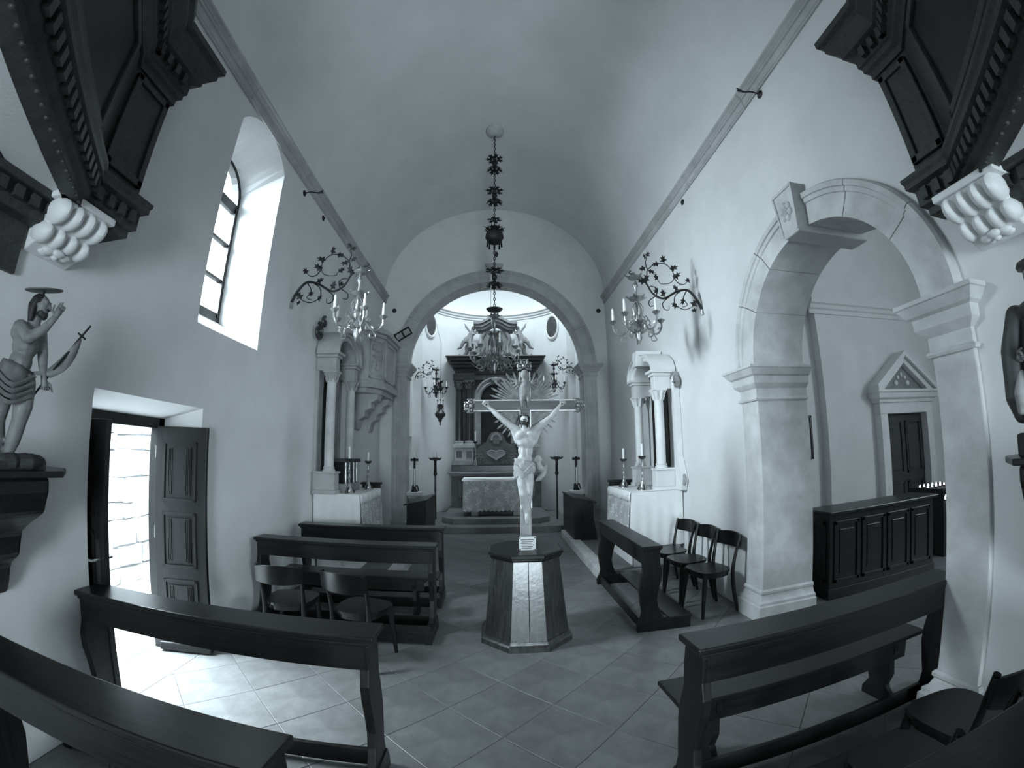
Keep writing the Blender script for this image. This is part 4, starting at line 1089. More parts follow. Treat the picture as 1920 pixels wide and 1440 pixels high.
part(rt, 'side_pilaster', MB().prism([(5.40, 1.145), (5.58, 1.145), (5.58, 2.66), (5.52, 2.70), (5.50, 2.52), (5.49, 1.62), (5.44, 1.50), (5.36, 1.30)], lambda u, v, q: V((q, u, v)), R - 0.09, R - 0.005), 'marble', bev=0.006)
gar = MB()
for i in range(9):
    f = i / 8; p = V((R - 0.06, 5.98 - 0.55 * f, 3.02 - 0.42 * f ** 1.2))
    gar.ell(p, (0.03, 0.035, 0.045), 8, 6).limb([p, p + V((-0.02, 0.03, -0.05)), p + V((-0.03, -0.01, -0.07))], [0.014, 0.014, 0.008], 6)
part(rt, 'garland', gar, 'carve', smooth=True)
gar = MB()
for i in range(6):
    f = i / 5; p = V((R - 0.06, 6.35 + 0.45 * f, 3.0 - 0.5 * f ** 1.2)); gar.ell(p, (0.03, 0.035, 0.05), 8, 6)
part(rt, 'garland', gar, 'carve', smooth=True)
# left retable: top volute letters scroll, inner curtain, small balustered shrine
part(lt, 'scroll', MB().tube(volute((L + 0.06, 5.42, 3.30), 0.12, 1.4, lambda u, v: V((0, v, u)), 0.03), [0.028 - 0.010 * i / 30 for i in range(31)], 8), 'bronze', smooth=True)
part(lt, 'scroll', MB().tube(volute((L + 0.06, 5.60, 3.48), 0.08, 1.2, lambda u, v: V((0, -v, u)), 0.03), [0.024 - 0.010 * i / 30 for i in range(31)], 8), 'bronze', smooth=True)
cu = MB(); vs = []
for j in range(2):
    for i in range(13): vs.append((L + 0.14 + 0.02 * sin(i * 1.9), 5.84 + 0.25 * i / 12 + (0.10 * j * (1 - i / 12)), 1.2 if j else 2.95))
cu.add(vs, [(i, i + 1, i + 14, i + 13) for i in range(12)])
co = part(lt, 'niche_curtain', cu, 'stone_grey', smooth=True); co.modifiers.new('solid', 'SOLIDIFY').thickness = 0.01
sh = thing('altar_shrine', 'small dark balustered shrine case standing on the window-wall side altar', 'shrine', (L + 0.30, 6.03, 1.15), world=True)
part(sh, 'base', MB().box(L + 0.14, L + 0.44, 5.76, 6.30, 1.152, 1.27), 'stone_grey', bev=0.006)
part(sh, 'case', MB().box(L + 0.16, L + 0.36, 5.80, 6.26, 1.27, 1.56), 'wood')
part(sh, 'cornice', MB().box(L + 0.13, L + 0.45, 5.74, 6.32, 1.56, 1.61), 'bronze', bev=0.008)
for y in (5.79, 5.94, 6.12, 6.27): part(sh, 'baluster', MB().lathe([(0.020, 1.27), (0.014, 1.30), (0.024, 1.38), (0.012, 1.46), (0.022, 1.53), (0.022, 1.56)], 10, (L + 0.40, y, 0)), 'silver', smooth=True)
for x, y, h, hc_, lb in ((-1.92, 5.70, 0.46, 0.17, 'window-wall altar beside the small shrine'), (-1.86, 6.40, 0.42, 0.14, 'window-wall altar, away from the shrine')):
    candlestick('turned silver candlestick on the ' + lb, (x, y, 1.152), h)
    candle('candle', 'white candle in the silver candlestick on the ' + lb, (x, y, 1.152 + h * 0.985), hc_)
for x, y, h, hc_, lb in ((2.03, 5.70, 0.46, 0.17, 'arch-wall altar, close to the marble column'), (1.95, 6.30, 0.42, 0.16, 'arch-wall altar, standing free of the columns')):
    candlestick('turned silver candlestick on the ' + lb, (x, y, 1.152), h)
    candle('candle', 'white candle in the silver candlestick on the ' + lb, (x, y, 1.152 + h * 0.985), hc_)
for nm, x0, x1, y0, y1, lb in (('wooden_box', -2.05, -1.78, 6.72, 6.84, 'window-wall'), ('wooden_box', 1.86, 2.4, 6.70, 6.84, 'arch-wall')):
    t = thing(nm, f'dark wooden box with a lid right behind the {lb} side altar', 'box', ((x0 + x1) / 2, (y0 + y1) / 2, 0.13), world=True)
    part(t, 'case', MB().box(x0, x1, y0, y1, 0.13, 1.20), 'wood', bev=0.004); part(t, 'lid', MB().box(x0 - 0.02, x1 + 0.02, y0 - 0.02, y1 + 0.02, 1.20, 1.235), 'wood', bev=0.006)
# ================================================================== stone pulpit on the left wall
pu = thing('stone_pulpit', 'carved stone pulpit hanging on the window wall beside the chancel arch', 'pulpit', (-2.2, 7.9, 2.4), world=True)
plan_p = [(L, 7.05), (-2.12, 7.10), (-1.93, 7.45), (-1.90, 8.25), (-2.10, 8.62), (L, 8.68)]
def plan_box(mb, z0, z1, g=0.0):
    cx_, cy_ = L, 7.87
    pts = [(x + (g if x > L else 0) , y + (g if y > cy_ else -g) * 0.8) for x, y in plan_p]
    return mb.prism(pts, lambda u, v, q: V((u, v, q)), z0, z1)
part(pu, 'body', plan_box(MB(), 2.92, 3.72), 'stone', bev=0.008)
for z0, z1, g in ((2.80, 2.86, 0.06), (2.86, 2.92, 0.03), (3.72, 3.78, 0.03), (3.78, 3.86, 0.08)): part(pu, 'moulding', plan_box(MB(), z0, z1, g), 'stone', bev=0.01)
part(pu, 'underside', plan_box(MB(), 2.72, 2.80, -0.03), 'stone', bev=0.01)
for i in range(1, 4):
    a, b_ = V((*plan_p[i], 0)), V((*plan_p[i + 1], 0)); d = (b_ - a); nrm = V((d.y, -d.x, 0)).normalized(); nrm = -nrm if nrm.x < 0 else nrm
    fr = MB()
    q = lambda f, z, o: a + d * f + nrm * o + V((0, 0, z))
    for (f0, f1, z0, z1) in ((0.08, 0.92, 2.97, 3.01), (0.08, 0.92, 3.63, 3.67), (0.08, 0.16, 2.97, 3.67), (0.84, 0.92, 2.97, 3.67)):
        fr.add([q(f, z, o) for o in (0, 0.025) for f, z in ((f0, z0), (f1, z0), (f1, z1), (f0, z1))], [(0, 1, 2, 3), (7, 6, 5, 4), (0, 4, 5, 1), (1, 5, 6, 2), (2, 6, 7, 3), (3, 7, 4, 0)])
    part(pu, 'panel_frame', fr, 'stone')
    rl = MB()
    for k in range(12): rl.ell(q(0.25 + 0.5 * random.random(), 3.08 + 0.48 * random.random(), 0.005), (0.05, 0.05, 0.06), 8, 6)
    if i != 2: part(pu, 'relief', rl, 'stone', smooth=True)
brk = MB().prism([(L, 2.72), (-1.98, 2.72), (-2.0, 2.62), (-2.12, 2.56), (-2.10, 2.48), (-2.22, 2.42), (-2.22, 2.33), (-2.32, 2.27), (-2.36, 2.12), (L, 2.08)], lambda u, v, q: V((u, q, v)), 7.35, 7.62)
part(pu, 'console', brk, 'stone', bev=0.01)
part(pu, 'console', MB().prism([(L, 2.72), (-1.98, 2.72), (-2.0, 2.62), (-2.12, 2.56), (-2.10, 2.48), (-2.22, 2.42), (-2.22, 2.33), (-2.32, 2.27), (-2.36, 2.12), (L, 2.08)], lambda u, v, q: V((u, q, v)), 8.15, 8.42), 'stone', bev=0.01)
# ================================================================== free-standing altar and high altar
fa = thing('stone_altar_table', 'free-standing stone altar table under a lace cloth on the chancel steps', 'altar', (0.04, 10.2, 0.26), world=True)
part(fa, 'slab', MB().box(-0.66, 0.74, 9.92, 10.55, 1.02, 1.10), 'altar', bev=0.008)
for x in (-0.50, 0.46): part(fa, 'support', MB().box(x, x + 0.16, 9.98, 10.48, 0.26, 1.02), 'stone', bev=0.01)
part(fa, 'back_panel', MB().box(-0.36, 0.48, 10.20, 10.26, 0.26, 1.02), 'stone_dark')
tag(link('altar_cloth', mesh('altar_cloth', cloth_box(-0.69, 0.77, 9.88, 10.60, 1.118, 1.07, 0.004), 'cloth', smooth=45)), 'plain white upper cloth on the free-standing altar table', 'cloth')
lf = cloth_box(-0.675, 0.755, 9.895, 10.585, 1.10, 0.40, 0.016, 0.035, 30, 7)
tag(link('lace_cloth', mesh('lace_cloth', lf, 'lace', smooth=45)), 'deep lace cloth with scalloped hem falling over the free-standing altar', 'lace cloth')
em = MB()
for x in (-0.06, 0.04, 0.14): em.box(x - 0.006, x + 0.006, 9.862, 9.874, 0.66, 0.76)
for x0, x1 in ((0.04, 0.14),): em.box(x0, x1, 9.862, 9.874, 0.705, 0.715)
# high altar: stepped base, pedestals, columns, arched painting, entablature, attic with angels
HY = 11.72; HX = 0.10
ha = thing('high_altar', 'dark marble high altar with paired columns, arched painting and scrolled attic', 'high altar', (HX, HY, 0.26), world=True)
def hb(nm, x0, x1, y0, y1, z0, z1, m, bev=0.01, mir=True):
    part(ha, nm, MB().box(HX + x0, HX + x1, y0, y1, z0, z1), m, bev=bev)
    if mir: part(ha, nm, MB().box(HX - x1, HX - x0, y0, y1, z0, z1), m, bev=bev)
hb('altar_base', -1.18, 1.18, HY - 0.30, HY + 0.5, 0.26, 1.16, 'altar', mir=False)
hb('mensa', -1.28, 1.28, HY - 0.40, HY + 0.5, 1.16, 1.22, 'stone_grey', mir=False)
hb('mensa_moulding', -1.22, 1.22, HY - 0.36, HY + 0.5, 1.10, 1.16, 'stone_grey', mir=False)
hb('base_panel', 0.84, 1.02, HY - 0.325, HY - 0.29, 0.52, 0.98, 'marble_dark')
hb('gradine', -1.18, 1.18, HY - 0.33, HY + 0.5, 1.22, 1.38, 'marble_dark', mir=False)
hb('pedestal', 0.56, 1.16, HY - 0.16, HY + 0.4, 1.38, 1.50, 'stone_grey')
hb('pedestal_die', 0.60, 1.12, HY - 0.12, HY + 0.4, 1.50, 1.84, 'stone')
hb('pedestal_cap', 0.56, 1.16, HY - 0.16, HY + 0.4, 1.84, 1.94, 'stone')
for x in (0.72, 0.99): hb('inset_panel', x - 0.075, x + 0.075, HY - 0.135, HY - 0.11, 1.58, 1.76, 'marble_dark', 0.003)
for s_ in (-1, 1):
    for k, x in enumerate((0.72, 1.0)):
        px, py = HX + s_ * x, HY - 0.02 + 0.05 * (k == 1)
        part(ha, 'column_base', MB().lathe([(0.13, 0), (0.13, 0.03), (0.11, 0.05), (0.125, 0.07), (0.105, 0.09)], 16, (px, py, 1.94)), 'stone', smooth=True)
        part(ha, 'column', MB().lathe([(0.10, 0), (0.102, 0.4), (0.098, 0.9), (0.085, 1.42)], 18, (px, py, 2.02)), 'marble_dark', smooth=True)
        cp = MB().lathe([(0.085, 0), (0.095, 0.02), (0.10, 0.12), (0.13, 0.20)], 12, (px, py, 3.44))
        for i in range(8):
            a = i * pi / 4
            cp.tube([(px + 0.09 * cos(a), py + 0.09 * sin(a), 3.45), (px + 0.12 * cos(a), py + 0.12 * sin(a), 3.54), (px + 0.15 * cos(a), py + 0.15 * sin(a), 3.55)], [0.02, 0.022, 0.016], 6)
            cp.tube([(px + 0.10 * cos(a + 0.4), py + 0.10 * sin(a + 0.4), 3.52), (px + 0.13 * cos(a + 0.4), py + 0.13 * sin(a + 0.4), 3.61), (px + 0.16 * cos(a + 0.4), py + 0.16 * sin(a + 0.4), 3.62)], [0.02, 0.022, 0.016], 6)
        cp.box(px - 0.14, px + 0.14, py - 0.14, py + 0.14, 3.63, 3.67)
        part(ha, 'capital', cp, 'altar', smooth=True)
hb('back_wall', -1.10, 1.10, HY + 0.14, HY + 0.40, 1.94, 3.70, 'altar', mir=False)
hb('entablature', 0.58, 1.16, HY - 0.14, HY + 0.4, 3.67, 3.86, 'marble_dark')
hb('entablature_band', -0.60, 0.60, HY + 0.02, HY + 0.4, 3.70, 3.86, 'altar', mir=False)
hb('frieze', -1.12, 1.12, HY - 0.02, HY + 0.4, 3.86, 4.02, 'marble_dark', mir=False)
for z0, z1, g in ((4.02, 4.10, 0.05), (4.10, 4.18, 0.10), (4.18, 4.28, 0.17), (4.28, 4.32, 0.22)):
    hb('cornice', 0.56 - g * 0.4, 1.14 + g, HY - 0.14 - g, HY + 0.4, z0, z1, 'marble_dark', 0.015)
    hb('cornice_centre', -0.6, 0.6, HY - 0.02 - g, HY + 0.4, z0, z1, 'marble_dark', 0.015, mir=False)
# painting with its arched frame
pr0 = 0.43; zs = 3.16
opn = [(HX - pr0, 2.0), (HX + pr0, 2.0)] + [(HX + pr0 * cos(a), zs + pr0 * 1.06 * sin(a)) for a in [pi * i / 20 for i in range(21)]]
part(ha, 'painting', MB().prism(opn, lambda u, v, q: V((u, q, v)), HY + 0.10, HY + 0.14), 'paint_dark')
fnH = lambda r, q, a: V((HX + r * cos(a), q, zs + r * 1.06 * sin(a)))
fp_ = [(0.41, HY + 0.15), (0.41, HY + 0.06), (0.45, HY + 0.02), (0.50, HY + 0.04), (0.56, HY - 0.01), (0.60, HY + 0.03), (0.60, HY + 0.15)]
part(ha, 'painting_frame', MB().ring(fp_, fnH, 0, pi, 28), 'stone_grey', smooth=30)
for s_ in (-1, 1): part(ha, 'painting_frame', MB().prism([(HX + s_ * r, y) for r, y in fp_], lambda u, v, q: V((u, v, q)), 1.94, zs), 'stone_grey', smooth=30)
part(ha, 'carved_boss', MB().ell((HX, HY - 0.02, 3.70), (0.12, 0.07, 0.09)).ell((HX - 0.09, HY, 3.73), (0.07, 0.05, 0.05)).ell((HX + 0.09, HY, 3.73), (0.07, 0.05, 0.05)).ell((HX, HY - 0.05, 3.63), (0.05, 0.05, 0.06)), 'carve', smooth=True)
# tabernacle; dark pieces paint the shade inside its heart opening and arched window
tb = MB().prism([(HX - 0.62, 1.38), (HX + 0.62, 1.38), (HX + 0.55, 1.80), (HX + 0.40, 1.92), (HX + 0.28, 1.98), (HX + 0.22, 2.12), (HX + 0.14, 2.24), (HX, 2.28), (HX - 0.14, 2.24), (HX - 0.22, 2.12), (HX - 0.28, 1.98), (HX - 0.40, 1.92), (HX - 0.55, 1.80)], lambda u, v, q: V((u, q, v)), HY - 0.10, HY + 0.1)
part(ha, 'tabernacle', tb, 'altar', bev=0.015)
part(ha, 'tabernacle_arch', MB().ring([(0.09, HY - 0.09), (0.09, HY - 0.14), (0.15, HY - 0.14), (0.15, HY - 0.09)], lambda r, q, a: V((HX + r * cos(a), q, 2.08 + r * 1.1 * sin(a))), -0.3, pi + 0.3, 16), 'stone_grey')
part(ha, 'arched_window_shade', MB().prism([(HX - 0.085, 1.94), (HX + 0.085, 1.94)] + arc(HX, 2.08, 0.085, 0, pi, 10), lambda u, v, q: V((u, q, v)), HY - 0.115, HY - 0.09), 'marble_dark')
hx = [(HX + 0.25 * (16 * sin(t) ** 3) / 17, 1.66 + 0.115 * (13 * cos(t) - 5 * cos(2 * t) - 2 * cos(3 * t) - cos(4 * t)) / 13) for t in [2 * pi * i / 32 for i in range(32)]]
part(ha, 'heart_opening_shade', MB().prism(hx, lambda u, v, q: V((u, q, v)), HY - 0.125, HY - 0.09), 'marble_dark')
part(ha, 'heart_frame', MB().tube([(u * 1.0, HY - 0.12, v) for u, v in hx], 0.022, 6, True), 'stone_grey', smooth=True)
for s_ in (-1, 1):
    for k in range(7):
        x = HX + s_ * (0.30 + 0.05 * k); z = 1.46 + 0.05 * (k % 3) + 0.03 * k
        part(ha, 'acanthus_scroll', MB().tube(volute((x, HY - 0.11, z), 0.06, 1.0, lambda u, v: V((u * s_, 0, v)), 0.02, 1, 12), [0.012 - 0.006 * i / 12 for i in range(13)], 5), 'carve', smooth=True)
# attic
at = MB().prism([(-0.42, 4.32), (0.42, 4.32), (0.36, 4.60), (0.42, 4.95), (0.42, 5.12), (-0.42, 5.12), (-0.42, 4.95), (-0.36, 4.60)], lambda u, v, q: V((HX + u, q, v)), HY + 0.02, HY + 0.3)
part(ha, 'attic', at, 'marble_grey', bev=0.02)
part(ha, 'attic_panel', MB().lathe([(0.24, 0), (0.24, 0.03), (0.20, 0.04)], 24, (HX, HY + 0.03, 4.74), Matrix.Rotation(pi / 2, 3, 'X'), 0.85, 1.35), 'marble_dark', smooth=True)
for k, (z0, g) in enumerate(((5.10, 0.06), (5.17, 0.12), (5.25, 0.17))):
    n = 24; pts = []
    for i in range(n + 1):
        u = -1 + 2 * i / n; w = 0.44 + g
        pts.append((HX + u * w, z0 + 0.17 * max(0, cos(u * 2.2)) ** 1.5))
    pl = pts + [(x, z + 0.08) for x, z in reversed(pts)]
    part(ha, 'attic_cornice', MB().prism(pl, lambda u, v, q: V((u, q, v)), HY - 0.05 - g, HY + 0.3), 'marble_grey', bev=0.008)
part(ha, 'finial', MB().lathe([(0.16, 5.40), (0.12, 5.45), (0.06, 5.50), (0.10, 5.56), (0.05, 5.63), (0.0, 5.68)], 12, (HX, HY + 0.08, 0)), 'marble_grey', smooth=True)
for s_ in (-1, 1):
    part(ha, 'attic_volute', MB().tube(bez([(HX + s_ * 0.30, HY, 5.05), (HX + s_ * 0.40, HY, 4.85), (HX + s_ * 0.33, HY, 4.62), (HX + s_ * 0.45, HY, 4.42), (HX + s_ * 0.62, HY, 4.40), (HX + s_ * 0.66, HY, 4.48), (HX + s_ * 0.60, HY, 4.51)], 5), [0.055] * 20 + [0.05, 0.045, 0.04, 0.035, 0.03, 0.03, 0.03, 0.025, 0.025, 0.02, 0.02], 8), 'marble_grey', smooth=True)
    # seated angel on a large scroll
    A = lambda x, z, y=0.0: V((HX + s_ * x, HY - 0.06 + y, z))
    part(ha, 'large_scroll', MB().tube(bez([A(0.52, 4.62, 0.06), A(0.62, 4.72, 0.06), A(0.78, 4.66, 0.06), A(0.80, 4.48, 0.06), A(0.92, 4.36, 0.06), A(1.02, 4.42, 0.06)], 5), [0.10 - 0.003 * i for i in range(26)], 8), 'marble_grey', smooth=True)
    an = MB()
    an.ell(A(0.62, 5.16), (0.062, 0.065, 0.072)).limb([A(0.65, 5.08), A(0.68, 4.98), A(0.74, 4.82)], [0.05, 0.085, 0.10])
    an.limb([A(0.70, 5.02), A(0.60, 4.97, -0.06), A(0.52, 5.02, -0.07)], [0.042, 0.034, 0.024])
    an.limb([A(0.66, 5.03), A(0.56, 5.05, 0.04), A(0.49, 5.12, 0.02)], [0.040, 0.03, 0.02])
    an.limb([A(0.76, 4.82), A(0.88, 4.76, -0.06), A(0.96, 4.60, -0.05), A(1.04, 4.56, -0.05)], [0.08, 0.06, 0.042, 0.028])
    an.limb([A(0.74, 4.80), A(0.70, 4.70, -0.09), A(0.74, 4.56, -0.08)], [0.075, 0.055, 0.035])
    an.ell(A(0.78, 4.83, 0.0), (0.12, 0.10, 0.09))
    sculpt(part(ha, 'angel', an, 'carve', smooth=True), 0.015, 3)
    wg = MB()
    for k in range(5):
        wg.tube([A(0.70, 5.04, 0.06), A(0.80 + 0.01 * k, 5.20 + 0.012 * k, 0.10), A(0.80 - 0.035 * k + 0.08, 5.34 - 0.045 * k, 0.10)], [0.02, 0.03, 0.008], 6)
    part(ha, 'angel_wing', wg, 'carve', smooth=True)
candlestick('tall dark-banded candlestick standing on the high altar ledge', (HX - 0.55, HY - 0.245, 1.38), 0.62)
candle('candle', 'white candle in the candlestick on the high altar ledge', (HX - 0.55, HY - 0.245, 1.38 + 0.62 * 0.985), 0.28, 0.018)
# ---- oval pictures in the apse
def oval(label, ang):
    px, py = AX + (APR - 0.02) * cos(ang), AY + (APR - 0.02) * sin(ang)
    t = thing('oval_picture', label, 'picture', (px, py, 5.0)); t.rotation_euler = (0, 0, ang)
    Ro = Matrix.Rotation(-pi / 2, 3, 'Y')
    part(t, 'canvas', MB().lathe([(0.24, 0), (0.24, 0.02), (0.21, 0.03)], 28, (0.01, 0, 0.17), Ro, 1.3, 0.95), 'fresco', smooth=True)
    part(t, 'frame', MB().ring([(0.23, -0.02), (0.23, 0.04), (0.26, 0.055), (0.29, 0.03), (0.29, -0.02)], lambda r, q, a: V((-q + 0.01, r * 0.95 * cos(a), 0.17 + r * 1.3 * sin(a))), 0, 2 * pi, 32), 'dome', smooth=30)
    return t
oval('dark oval picture in a white frame, on the apse wall near the sanctuary lamp', pi - math.acos(1.75 / 1.98))
oval('dark oval picture in a white frame, on the apse wall away from the sanctuary lamp', math.acos(1.62 / 1.98))
# ---- chancel furniture: stone posts with candlesticks, torches, stalls
def post(label, x, y):
    t = thing('stone_post', label, 'pedestal', (x, y, 0))
    part(t, 'shaft', MB().box(-0.11, 0.11, -0.10, 0.10, 0.08, 0.72), 'stone_pale', bev=0.01)
    part(t, 'foot', MB().box(-0.14, 0.14, -0.13, 0.13, 0, 0.08), 'stone_pale', bev=0.01)
    part(t, 'cap', MB().box(-0.13, 0.13, -0.12, 0.12, 0.72, 0.78).box(-0.165, 0.165, -0.15, 0.15, 0.78, 0.86), 'stone_pale', bev=0.01)
    part(t, 'carved_mark', MB().ell((0, -0.10, 0.60), (0.04, 0.012, 0.05)), 'stone_pale', smooth=True)
def cross_candlestick(label, x, y, z, h):
    t = thing('cross_candlestick', label, 'candlestick', (x, y, z))
    part(t, 'base', MB().lathe([(0.075, 0), (0.07, 0.02), (0.04, 0.05), (0.03, 0.09), (0.035, 0.11)], 12), 'iron', smooth=True)
    for a in range(3): part(t, 'foot', MB().tube(bez([(0.02 * cos(a * 2.09), 0.02 * sin(a * 2.09), 0.10), (0.06 * cos(a * 2.09), 0.06 * sin(a * 2.09), 0.14), (0.09 * cos(a * 2.09), 0.09 * sin(a * 2.09), 0.02)], 4), 0.012, 6), 'iron', smooth=True)
    part(t, 'stem', MB().lathe([(0.020, 0.10), (0.024, 0.2), (0.018, 0.3), (0.022, h * 0.6), (0.016, h - 0.02)], 10), 'silver', smooth=True)
    part(t, 'cross_head', MB().box(-0.02, 0.02, -0.02, 0.02, h - 0.24, h).box(-0.085, 0.085, -0.02, 0.02, h - 0.075, h - 0.02), 'iron', bev=0.006)
    candle('candle', label.replace('cross-headed candlestick', 'white candle in the cross-headed candlestick'), (x, y, z + h), 0.15, 0.018)
post('white stone post beside the chancel pilaster under the pulpit', -1.70, 9.42); post('white stone post beside the chancel pilaster away from the pulpit', 1.83, 9.42)
cross_candlestick('cross-headed candlestick on the stone post near the pulpit', -1.70, 9.42, 0.86, 0.74); cross_candlestick('cross-headed candlestick on the stone post away from the pulpit', 1.83, 9.42, 0.86, 0.74)
def torch(label, x, y):
    t = thing('processional_torch', label, 'torch stand', (x, y, 0.0))
    part(t, 'base', MB().lathe([(0.13, 0), (0.12, 0.03), (0.05, 0.06), (0.03, 0.12)], 14), 'iron', smooth=True)
    part(t, 'shaft', MB().lathe([(0.024, 0.1), (0.022, 0.8), (0.028, 0.82), (0.022, 0.84), (0.022, 1.18)], 10), 'bronze', smooth=True)
    part(t, 'collar', MB().lathe([(0.022, 1.16), (0.045, 1.19), (0.045, 1.23), (0.024, 1.26)], 12), 'iron', smooth=True)
    part(t, 'head', MB().lathe([(0.035, 1.24), (0.03, 1.50), (0.05, 1.53), (0.035, 1.56)], 8), 'iron')
    part(t, 'arms', MB().prism([(-0.16, 1.60), (-0.12, 1.54), (-0.04, 1.53), (0.04, 1.53), (0.12, 1.54), (0.16, 1.60), (0.10, 1.585), (0.04, 1.60), (-0.04, 1.60), (-0.10, 1.585)], lambda u, v, q: V((u, q, v)), -0.03, 0.03), 'iron', bev=0.006)
    for x_ in (-0.035, 0.035): part(t, 'spike', MB().tube([(x_, 0, 1.58), (x_, 0, 1.74)], [0.006, 0.004], 6), 'silver')
torch('tall dark processional torch stand under the sanctuary lamp', -1.36, 10.3)
torch('tall dark processional torch stand beside the stone post away from the pulpit', 1.50, 10.1)
def stall(label, x0, x1, y0, y1, sg):
    t = thing('choir_stall', label, 'stall', ((x0 + x1) / 2, (y0 + y1) / 2, 0), world=True)
    pts = [(x0, 0.0), (x0, 0.86), (x0 + 0.02, 0.89), (x1 - 0.05, 0.80), (x1 - 0.03, 0.5), (x1 + 0.02, 0.2), (x1 + 0.04, 0.0)] if sg > 0 else [(x1, 0.0), (x1, 0.86), (x1 - 0.02, 0.89), (x0 + 0.05, 0.80), (x0 + 0.03, 0.5), (x0 - 0.02, 0.2), (x0 - 0.04, 0.0)]
    for a, b_ in ((y0, y0 + 0.04), (y1 - 0.04, y1)): part(t, 'end_panel', MB().prism(pts, lambda u, v, q: V((u, q, v)), a, b_), 'wood_z', bev=0.005)
    xf_ = x0 if sg > 0 else x1
    part(t, 'front_panel', MB().box(min(xf_, xf_ + sg * 0.03), max(xf_, xf_ + sg * 0.03), y0 + 0.03, y1 - 0.03, 0.0, 0.86), 'wood_y', bev=0.004)
    part(t, 'sloped_top', MB().prism([(x0 - 0.02, 0.875 if sg > 0 else 0.79), (x1 + 0.02, 0.79 if sg > 0 else 0.875), (x1 + 0.02, 0.815 if sg > 0 else 0.90), (x0 - 0.02, 0.90 if sg > 0 else 0.815)], lambda u, v, q: V((u, q, v)), y0 - 0.02, y1 + 0.02), 'wood_y', bev=0.004)
    part(t, 'back_panel', MB().box((x1 - 0.06) if sg > 0 else (x0 + 0.03), (x1 - 0.03) if sg > 0 else (x0 + 0.06), y0 + 0.03, y1 - 0.03, 0.0, 0.79), 'wood_y')
stall('dark wooden choir stall beside the stone post away from the pulpit', 1.42, 1.80, 7.55, 8.75, 1)
stall('dark wooden choir stall beside the stone post near the pulpit', -1.52, -1.15, 7.45, 8.65, -1)
# ================================================================== chandeliers, vine brackets, chain
def leaf_pts(): return [(0, 0), (0.22, -0.10), (0.34, -0.42), (0.50, -0.16), (0.80, -0.30), (0.72, -0.08), (1.0, 0), (0.72, 0.08), (0.80, 0.30), (0.50, 0.16), (0.34, 0.42), (0.22, 0.10)]
def leaf_mb(mb, p, d, up, size, curl=0.15):
    """lobed metal leaf from p along d; up is its face normal"""
    d = V(d).normalized(); up = V(up); up = (up - d * up.dot(d)); up = up.normalized() if up.length > 1e-5 else d.orthogonal().normalized(); w = d.cross(up)
    top = [V(p) + (d * u + w * v) * size + up * (curl * size * (u * u - v * v * 1.5)) for u, v in leaf_pts()]
    n = len(top); th = up * 0.004
    mid = V(p) + d * 0.5 * size + up * (curl * 0.25 + 0.05) * size
    k = len(mb.v)
    mb.v += top + [q - th for q in top] + [mid, mid - th]
    for i in range(n):
        j = (i + 1) % n
        mb.f += [(k + i, k + j, k + 2 * n), (k + n + j, k + n + i, k + 2 * n + 1), (k + i, k + n + i, k + n + j, k + j)]
    return mb
